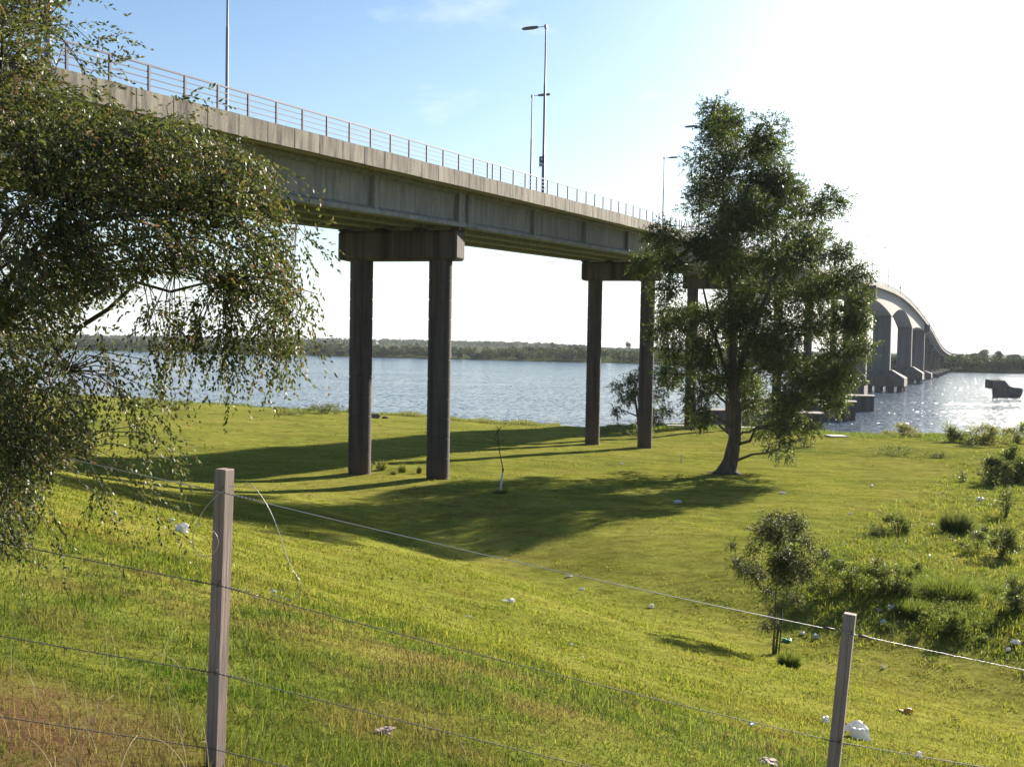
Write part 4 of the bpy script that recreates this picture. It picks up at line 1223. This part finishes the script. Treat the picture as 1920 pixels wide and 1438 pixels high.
# ------------------------------------------------------------------ litter
def plastic():
    m, nt, out = new_mat('white_plastic')
    co = obj_coord(nt)
    p = N(nt, 'ShaderNodeBsdfPrincipled', i_Roughness=0.4)
    nt.links.new(mix(nt, noise(nt, co, 12, 3), (0.62, 0.6, 0.6), (0.85, 0.84, 0.84)), p.inputs['Base Color'])
    tr = N(nt, 'ShaderNodeBsdfTranslucent'); tr.inputs[0].default_value = (0.8, 0.79, 0.78, 1)
    ms = N(nt, 'ShaderNodeMixShader', i_0=0.35)
    nt.links.new(p.outputs[0], ms.inputs[1]); nt.links.new(tr.outputs[0], ms.inputs[2]); nt.links.new(ms.outputs[0], out.inputs[0])
    return m
M_PLA = plastic(); M_PLG = plain('green_plastic', (0.1, 0.35, 0.15), 0.4); M_PLO = plain('orange_wrapper', (0.55, 0.28, 0.06), 0.5); M_PLB = plain('pale_blue_plastic', (0.45, 0.52, 0.62), 0.4); M_PINK = plain('pinkish_paper', (0.5, 0.36, 0.32), 0.8)
LIT = [
 (1606, 1383, 37, 34, M_PLA, 'plastic_bag', 'large crumpled white bag lying right of the right fence post'),
 (341, 998, 26, 18, M_PLA, 'plastic_bag', 'white crumpled bag on the grass left of the left fence post'),
 (1700, 1338, 22, 12, M_PLO, 'wrapper', 'orange wrapper on the grass right of the right fence post'),
 (1474, 1202, 18, 8, M_PLG, 'plastic_bag', 'green plastic scrap at the foot of the young tree'),
 (954, 1129, 22, 6, M_PLA, 'plastic_scrap', 'flat white scrap in the middle of the grass slope'),
 (1222, 1140, 9, 9, M_PLA, 'plastic_scrap', 'small upright white scrap right of the middle of the slope'),
 (1829, 1003, 13, 10, M_PLA, 'plastic_bag', 'white bag caught on the weed by the dark tussock'),
 (1748, 987, 8, 6, M_PLA, 'plastic_scrap', 'white scrap left of the dark tussock'),
 (1743, 1048, 9, 9, M_PLA, 'plastic_scrap', 'white scrap in the weeds below the dark tussock'),
 (1671, 1145, 18, 12, M_PLA, 'plastic_bag', 'pale wide bag beside the dark green tussock in the weeds'),
 (1648, 1148, 11, 10, M_PLA, 'plastic_scrap', 'round white scrap left of the pale wide bag'),
 (1657, 1169, 12, 8, M_PLA, 'plastic_scrap', 'white scrap above the right post, under the pale wide bag'),
 (1530, 1197, 11, 12, M_PLB, 'plastic_scrap', 'bluish white torn plastic between the young tree and the right post'),
 (1505, 1190, 11, 7, M_PLA, 'plastic_scrap', 'white scrap just right of the young tree stem'),
 (1904, 1210, 15, 12, M_PLA, 'plastic_bag', 'white bag near the right edge under the weeds'),
 (1890, 1221, 9, 9, M_PLA, 'plastic_scrap', 'small white scrap left of the bag near the right edge'),
 (1656, 1254, 6, 9, M_PLA, 'plastic_scrap', 'tiny upright white scrap right of the right post top'),
 (1547, 1354, 14, 10, M_PLA, 'plastic_scrap', 'white scrap half hidden behind the right post'),
 (1270, 943, 14, 6, M_PLA, 'plastic_scrap', 'white scrap in the tree shadow before the eucalyptus'),
 (1467, 926, 9, 5, M_PLA, 'plastic_scrap', 'white scrap on the lawn right below the eucalyptus'),
 (1634, 913, 5, 5, M_PLA, 'plastic_scrap', 'tiny white scrap on the bright lawn toward the weeds'),
 (1838, 940, 14, 12, M_PLA, 'plastic_bag', 'white bag snagged in the shrub at the right'),
 (1164, 870, 7, 4, M_PLA, 'plastic_scrap', 'tiny white scrap on the lawn below the second columns'),
 (1440, 1433, 34, 10, M_PINK, 'paper', 'crumpled paper at the bottom left of the right post'),
 (722, 1378, 34, 10, M_PINK, 'paper', 'flat pinkish paper in the dry grass at the bottom'),
 (1410, 1362, 16, 8, M_PLB, 'plastic_scrap', 'pale blue scrap in the grass left of the right post'),
 (1723, 1423, 10, 18, M_PLA, 'plastic_scrap', 'torn white scrap at the bottom edge right of the right post'),
 (878, 1158, 10, 5, M_PLA, 'plastic_scrap', 'tiny white scrap left of the flat white one on the slope'),
 (1066, 1082, 10, 4, M_PLA, 'plastic_scrap', 'tiny white scrap at the lower edge of the tree shadow'),
 (1090, 1106, 12, 4, M_PLA, 'plastic_scrap', 'thin white scrap right below the tree shadow'),
 (1072, 1211, 5, 6, M_PLA, 'plastic_scrap', 'speck of white litter in the middle of the slope'),
 (1092, 1235, 5, 6, M_PLA, 'plastic_scrap', 'lower speck of white litter in the middle of the slope'),
 (1595, 965, 6, 4, M_PLA, 'plastic_scrap', 'white speck at the lawn edge left of the weeds'),
 (1585, 1022, 5, 5, M_PLA, 'plastic_scrap', 'white speck among low weeds above the thicket'),
 (513, 1112, 12, 4, M_PLB, 'plastic_scrap', 'bluish scrap behind the loose wire of the left post'),
 (480, 1122, 8, 6, M_PLA, 'plastic_scrap', 'white scrap right of the left post behind the wire'),
 (320, 977, 12, 5, M_PLB, 'plastic_scrap', 'pale scrap above the white bag left of the left post'),
]
g = np.random.default_rng(33)
for u, v, w, h, m, nm, lab in LIT:
    x, y, z = gpt(u, v); k = y / FPX
    sx_, sz_ = w * k / 2, max(h * k / 2, 0.015)
    me = lump((0, 0, sz_ * 0.55), (sx_ * 0.95, sx_ * 0.7, sz_ * 0.85), g, 2 if w < 14 else 3, 0.95)
    o = link(nm, me, m, None, False); o.location = (x, y, z + 0.02); o.rotation_euler = (0, 0, g.uniform(0, 3))
    o.rotation_euler = (0, 0, g.uniform(-0.4, 0.4))
    tag(o, lab, 'litter', 'litter scattered on the grass')

# ------------------------------------------------------------------ grass
M_GRASS = leaf_mat('grass_blade', [(0.0, (0.04, 0.072, 0.014)), (0.4, (0.10, 0.145, 0.028)), (0.7, (0.17, 0.195, 0.042)), (0.88, (0.25, 0.22, 0.05)), (1.0, (0.34, 0.28, 0.15))], 0.48, 0.7, 0.04,
                   patch=[(0.45, (0.055, 0.125, 0.012), 0.56, 0.68), (0.7, (0.20, 0.155, 0.07), 0.50, 0.66), (0.28, (0.17, 0.10, 0.05), 0.62, 0.72)], tcol=1.3)
M_LAWN = leaf_mat('lawn_blade', [(0.0, (0.11, 0.14, 0.026)), (0.5, (0.2, 0.215, 0.04)), (0.85, (0.26, 0.245, 0.06)), (1.0, (0.34, 0.28, 0.12))], 0.48, 0.7, 0.02,
                  patch=[(0.12, (0.23, 0.22, 0.05), 0.5, 0.7), (0.5, (0.2, 0.155, 0.045), 0.54, 0.70), (1.3, (0.09, 0.13, 0.010), 0.52, 0.68)], tcol=1.3)
M_STRAW = plain('dry_stalk', (0.42, 0.36, 0.22), 0.8, var=0.3)
def blades(name, X, Y, h, w, mat, g, lean=0.5, kind='stuff', clump=None):
    n = len(X)
    Z = ground(X, Y)
    P = np.stack([X, Y, Z - 0.01], 1)
    a = g.uniform(0, 2 * math.pi, n)
    l = np.abs(g.normal(0, lean, n))
    dirv = np.stack([np.cos(a) * l, np.sin(a) * l, np.ones(n)], 1)
    dirv = unit(dirv)
    s = np.stack([-np.sin(a + g.normal(0, 0.6, n)), np.cos(a), np.zeros(n)], 1) * (w / 2)[:, None]
    mid = P + dirv * (h * 0.55)[:, None]
    tip = mid + unit(dirv + np.stack([np.cos(a) * 0.7 * l, np.sin(a) * 0.7 * l, -0.35 * l], 1)) * (h * 0.5)[:, None]
    V = np.stack([P - s, P + s, mid + s * 0.8, mid - s * 0.8, tip], 1).reshape(-1, 3)
    b = np.arange(n)[:, None] * 5
    loops = np.concatenate([b + np.array([[0, 1, 2, 3]]), b + np.array([[3, 2, 4]])], 1)
    sizes = np.tile([4, 3], n)
    rn = np.repeat(np.clip(g.beta(1.6, 2.2, n), 0, 1), 5)
    o = link(name, raw_mesh(name, V, loops, sizes, rn), mat)
    if kind: o['kind'] = kind
    return o
def wedge(n, y0, y1, g, half=0.56):
    Y = np.exp(g.uniform(math.log(y0), math.log(y1), n)); X = g.uniform(-half, half, n) * Y
    return X, Y
def vnoise(X, Y, s, seed):
    g = np.random.default_rng(seed); v = 0
    for i in range(5):
        a = g.uniform(0, 6.28); f = s * g.uniform(0.6, 1.8); v = v + np.sin((X * math.cos(a) + Y * math.sin(a)) * f + g.uniform(0, 6.28))
    return v / 5
g = np.random.default_rng(55)
def tufts(name, nt_, nb, y0, y1, spread, hlo, hhi, wf, mat, lean):
    cx_, cy_ = wedge(nt_, y0, y1, g, 0.75)
    sc = g.lognormal(0, 0.35, nt_)
    az = g.uniform(0, 2 * math.pi, nt_)
    X = np.repeat(cx_, nb) + g.normal(0, 1, nt_ * nb) * np.repeat(spread * sc, nb)
    Y = np.repeat(cy_, nb) + g.normal(0, 1, nt_ * nb) * np.repeat(spread * sc, nb)
    ok = (np.hypot(X + 2.7, Y - 5.2) + 0.5 * vnoise(X, Y, 4.0, 31) > 1.0) | (g.uniform(size=len(X)) < 0.3)
    X, Y = X[ok], Y[ok]
    cl = vnoise(X, Y, 2.2, 1) + 0.8 * vnoise(X, Y, 0.8, 2)
    h = g.uniform(hlo, hhi, len(X)) * np.repeat(sc, nb)[ok] * (1.0 + 0.7 * np.clip(cl, -0.6, 1.1))
    return blades(name, X, Y, h, wf * Y, mat, g, lean)
tufts('grass', 20000, 16, 3.6, 17, 0.055, 0.03, 0.10, 0.0008, M_GRASS, 1.8)
X, Y = wedge(145000, 3.6, 17, g, 0.75)
blades('grass', X, Y, g.uniform(0.015, 0.05, len(X)), 0.0010 * Y, M_GRASS, g, 1.4)
tufts('grass', 14500, 12, 14, 42, 0.10, 0.025, 0.085, 0.0009, M_LAWN, 1.2)
X, Y = wedge(200000, 14, 90, g, 0.68)
cl = vnoise(X, Y, 1.4, 3)
h = g.uniform(0.015, 0.06, len(X)) * (1 + 0.6 * np.clip(cl, -0.4, 1))
blades('grass', X, Y, h, 0.0010 * Y, M_LAWN, g, 1.1)
# scattered coarser tufts that break up the far lawn
cx_, cy_ = wedge(9000, 30, 170, g, 0.6)
ok = (shore_y(cx_) - cy_ > 3) & (g.uniform(size=9000) < 0.35 + 0.6 * vnoise(cx_, cy_, 0.35, 41))
cx_, cy_ = cx_[ok], cy_[ok]
X = np.repeat(cx_, 9) + g.normal(0, 0.16, len(cx_) * 9); Y = np.repeat(cy_, 9) + g.normal(0, 0.16, len(cy_) * 9)
blades('grass', X, Y, g.uniform(0.05, 0.16, len(X)), 0.0009 * Y, M_LAWN, g, 0.9)
# rougher weeds right of the lawn
def px_scatter(n, poly, g):
    us = [p[0] for p in poly]; vs_ = [p[1] for p in poly]; out = []
    u = g.uniform(min(us), max(us), n * 3); v = g.uniform(min(vs_), max(vs_), n * 3)
    ok = in_poly(u, v, poly); u = u[ok][:n]; v = v[ok][:n]
    P = np.array([gpt(a, b) for a, b in zip(u, v)])
    return P[:, 0], P[:, 1]
WP = [(1480, 1110), (1540, 1050), (1640, 980), (1720, 930), (1830, 850), (1960, 840), (1960, 1250), (1850, 1215), (1700, 1165), (1600, 1150), (1520, 1150)]
X, Y = px_scatter(4600, WP, g)
X += g.normal(0, 0.8, len(X)); Y += g.normal(0, 1.2, len(Y))
q_ = np.clip(0.5 + 1.3 * vnoise(X, Y, 0.8, 17), 0.05, 1.7)
ok = g.uniform(size=len(X)) < q_ + 0.25
X, Y, q_ = X[ok], Y[ok], q_[ok]
A = np.stack([X, Y, ground(X, Y)], 1)
m_ = 9
A = np.repeat(A, m_, 0); hh_ = np.repeat(q_, m_) * g.uniform(0.05, 0.38, len(A))
A[:, 0] += g.normal(0, 0.09, len(A)); A[:, 1] += g.normal(0, 0.09, len(A)); A[:, 2] += hh_ * g.uniform(0.1, 0.6, len(A))
D = g.normal(size=A.shape) * 0.6; D[:, 2] += 0.8
Q = sprays(A, D, 5, hh_ * 0.6 + 0.03, 0.075, 0.022, 0.9, 0.1, g)
tag(link('weeds', quads_mesh('weeds', Q, np.clip(np.repeat(g.normal(0.5, 0.25, len(A)), 5), 0, 1)), M_SHRUB), kind='stuff')
X = np.repeat(X, 8) + g.normal(0, 0.25, len(X) * 8); Y = np.repeat(Y, 8) + g.normal(0, 0.3, len(Y) * 8)
blades('weeds', X, Y, g.uniform(0.05, 0.3, len(X)), 0.0009 * Y, M_LAWN, g, 0.7)
# rank grass and reeds along the shore
def shore_band(n, x0, x1, d0, d1, hh, mat, name, w=0.06):
    X = g.uniform(x0, x1, n); Y = shore_y(X) - g.uniform(d0, d1, n)
    q = 0.55 + 0.6 * np.clip(vnoise(X, Y, 0.6, 9), -0.6, 1)
    blades(name, X, Y, g.uniform(0.35, 1.0, n) * hh * q, np.full(n, w), mat, g, 0.3)
shore_band(9000, -24, 8, 1.0, 9, 1.5, M_SHRUBY, 'reeds', 0.05)
shore_band(20000, -110, -20, 0.5, 12, 0.85, M_SHRUB, 'shore_grass', 0.06)
shore_band(34000, 16, 110, 0.8, 30, 0.75, M_SHRUB, 'shore_grass', 0.07)
shore_band(5000, 20, 110, 0.5, 5, 0.9, M_SHRUBY, 'shore_grass', 0.06)
# pale dry stalks in the foreground
mb = MB()
for i in range(62):
    u = random.choice([random.uniform(0, 900), random.uniform(100, 420)]); v = random.uniform(1250, 1520)
    x, y, z = gpt(u, v); L = random.uniform(0.18, 0.5); a = random.uniform(0, 6.28); b = random.uniform(0.1, 0.7)
    pth = [(x + math.cos(a) * L * b * f * f, y + math.sin(a) * L * b * f * f, z - 0.02 + L * (f - 0.5 * b * f ** 3)) for f in np.linspace(0, 1, 8)]
    mb.tube(pth, list(np.linspace(0.0017, 0.0007, 8)), 4)
tag(mb.build('dry_stalks', M_STRAW, None, True), kind='stuff')

# ------------------------------------------------------------------ far bank forest
M_FOR = leaf_mat('far_forest_leaf', [(0.0, (0.02, 0.032, 0.012)), (0.5, (0.045, 0.06, 0.02)), (0.85, (0.075, 0.09, 0.025)), (1.0, (0.12, 0.12, 0.03))], 0.25, 0.7, 0.1)
def crown_quads(c, rw, rh, n, size, g):
    """lumpy crown of small faces, centre c at the ground"""
    lobes = [(g.normal() * 0.35, g.normal() * 0.35, g.uniform(0.4, 0.8), g.uniform(0.35, 0.5)) for _ in range(5)] + [(0, 0, 0.45, 0.6)]
    m = n // 6 + 1
    A = np.concatenate([np.array(l[:3]) + ball(m, g, 0.75) * l[3] * np.array([1, 1, 0.62]) for l in lobes])
    A[:, 2] = np.clip(A[:, 2], 0.0, 1.1)
    A = np.array(c) + A * np.array([rw, rw, rh])
    D = g.normal(size=A.shape)
    return leaf_quads(A - unit(D) * size * 0.5, D, size * g.uniform(0.7, 1.4, len(A)), size * g.uniform(0.6, 1.0, len(A)), g=g)
g = np.random.default_rng(66)
Qs = []; Rn = []
def forest(n, x0, x1, b0, b1, h0, h1, nq, size, hshape=None, lod=True):
    for i in range(n):
        x = g.uniform(x0, x1); b = b0 + (b1 - b0) * g.uniform() ** 1.6
        y = float(bank_y(x)) + b
        h = g.uniform(h0, h1) * (1 + 0.22 * math.sin(x * 0.035) * math.sin(x * 0.011 + 1) + 0.12 * math.sin(x * 0.09 + b * 0.1))
        if hshape: h *= hshape(x)
        q = crown_quads((x, y, float(ground(x, y)) - 0.5), h * g.uniform(0.5, 0.85), h, nq, size, g)
        Qs.append(q); Rn.append(np.clip(g.normal(0.45, 0.22) + g.normal(0, 0.12, len(q)), 0, 1))
forest(520, -560, 270, 2, 90, 5.0, 9.5, 110, 1.6)
forest(420, -700, 330, 90, 420, 6.5, 10.5, 70, 2.2)
forest(150, 270, 420, 3, 30, 6.5, 9.5, 110, 1.5)
forest(120, 300, 620, 30, 200, 7, 10, 80, 2.0)
Q = np.concatenate(Qs); rn = np.concatenate(Rn)
tag(link('far_forest', quads_mesh('far_forest', Q, rn), M_FOR), kind='stuff')
Qs = []; Rn = []
for i in range(900):
    x = g.uniform(-1500, 900); y = g.uniform(2300, 2900)
    f = np.interp(x, [-1500, -900, -300, 60, 120, 400, 900], [15, 14.5, 15.5, 13, 9, 7, 6])
    h = f * g.uniform(0.85, 1.1)
    q = crown_quads((x, y, float(ground(x, y)) - 1), h * g.uniform(0.8, 1.3), h, 50, 4.5, g); Qs.append(q); Rn.append(np.clip(g.normal(0.45, 0.15) + g.normal(0, 0.1, len(q)), 0, 1))
tag(link('hill_forest', quads_mesh('hill_forest', np.concatenate(Qs), np.concatenate(Rn)), M_FOR), kind='stuff')
# individual trees that stand out on the far skyline
def far_tree(u, v0, Y, hpx, wpx, label, seed):
    g = np.random.default_rng(seed)
    d = ray(u, v0); x = d[0] * Y; z = float(ground(x, Y)); k = Y / FPX
    top = EYE + ray(u, v0 - hpx)[2] * Y
    h = top - z
    t = empty('distant_tree', (x, Y, z)); tag(t, label, 'tree', 'tall trees on the far bank skyline')
    mb = MB(); mb.tube([(0, 0, -0.5), (0.2, 0, h * 0.4), (0, 0, h * 0.75)], [0.5, 0.35, 0.15], 6); mb.build('trunk', M_TWIG, t, True)
    Q = crown_quads((0, 0, h * 0.32), wpx * k / 2, h * 0.64, 420, 1.5, g)
    link('crown', quads_mesh('crown', Q, np.clip(g.normal(0.4, 0.2, len(Q)), 0, 1)), M_FOR, t)
far_tree(1843, 668, 1000, 15, 36, 'tallest round tree on the far bank skyline right of the bridge', 1)
far_tree(1870, 668, 1010, 13, 28, 'tall tree touching the tallest one on the right skyline', 2)
far_tree(1826, 668, 1040, 8, 22, 'lower tree left of the tallest one on the right skyline', 3)
far_tree(1906, 668, 1030, 4, 34, 'broad low tree at the right edge of the far skyline', 4)
far_tree(1178, 650, 1500, 10, 14, 'small pointed tree on the far skyline right of the second pier', 5)
far_tree(1036, 648, 1500, 7, 14, 'small bush-like tree on the far skyline left of the second pier', 6)
far_tree(916, 645, 1900, 7, 12, 'thin tall tree on the far hill between the two piers', 7)
far_tree(1075, 650, 1500, 6, 20, 'rounded tree on the far skyline just left of the second pier', 8)

# ------------------------------------------------------------------ air
hm, nt, out = new_mat('air_haze')
pv = N(nt, 'ShaderNodeVolumePrincipled')
pv.inputs['Color'].default_value = (0.86, 0.92, 1.0, 1)
pv.inputs['Density'].default_value = 0.00006
pv.inputs['Anisotropy'].default_value = 0.1
nt.links.new(pv.outputs[0], out.inputs['Volume'])
mb = MB(); mb.box((0, 4400, 23), (11900, 9100, 56))
hz = mb.build('haze', hm); tag(hz, kind='stuff')
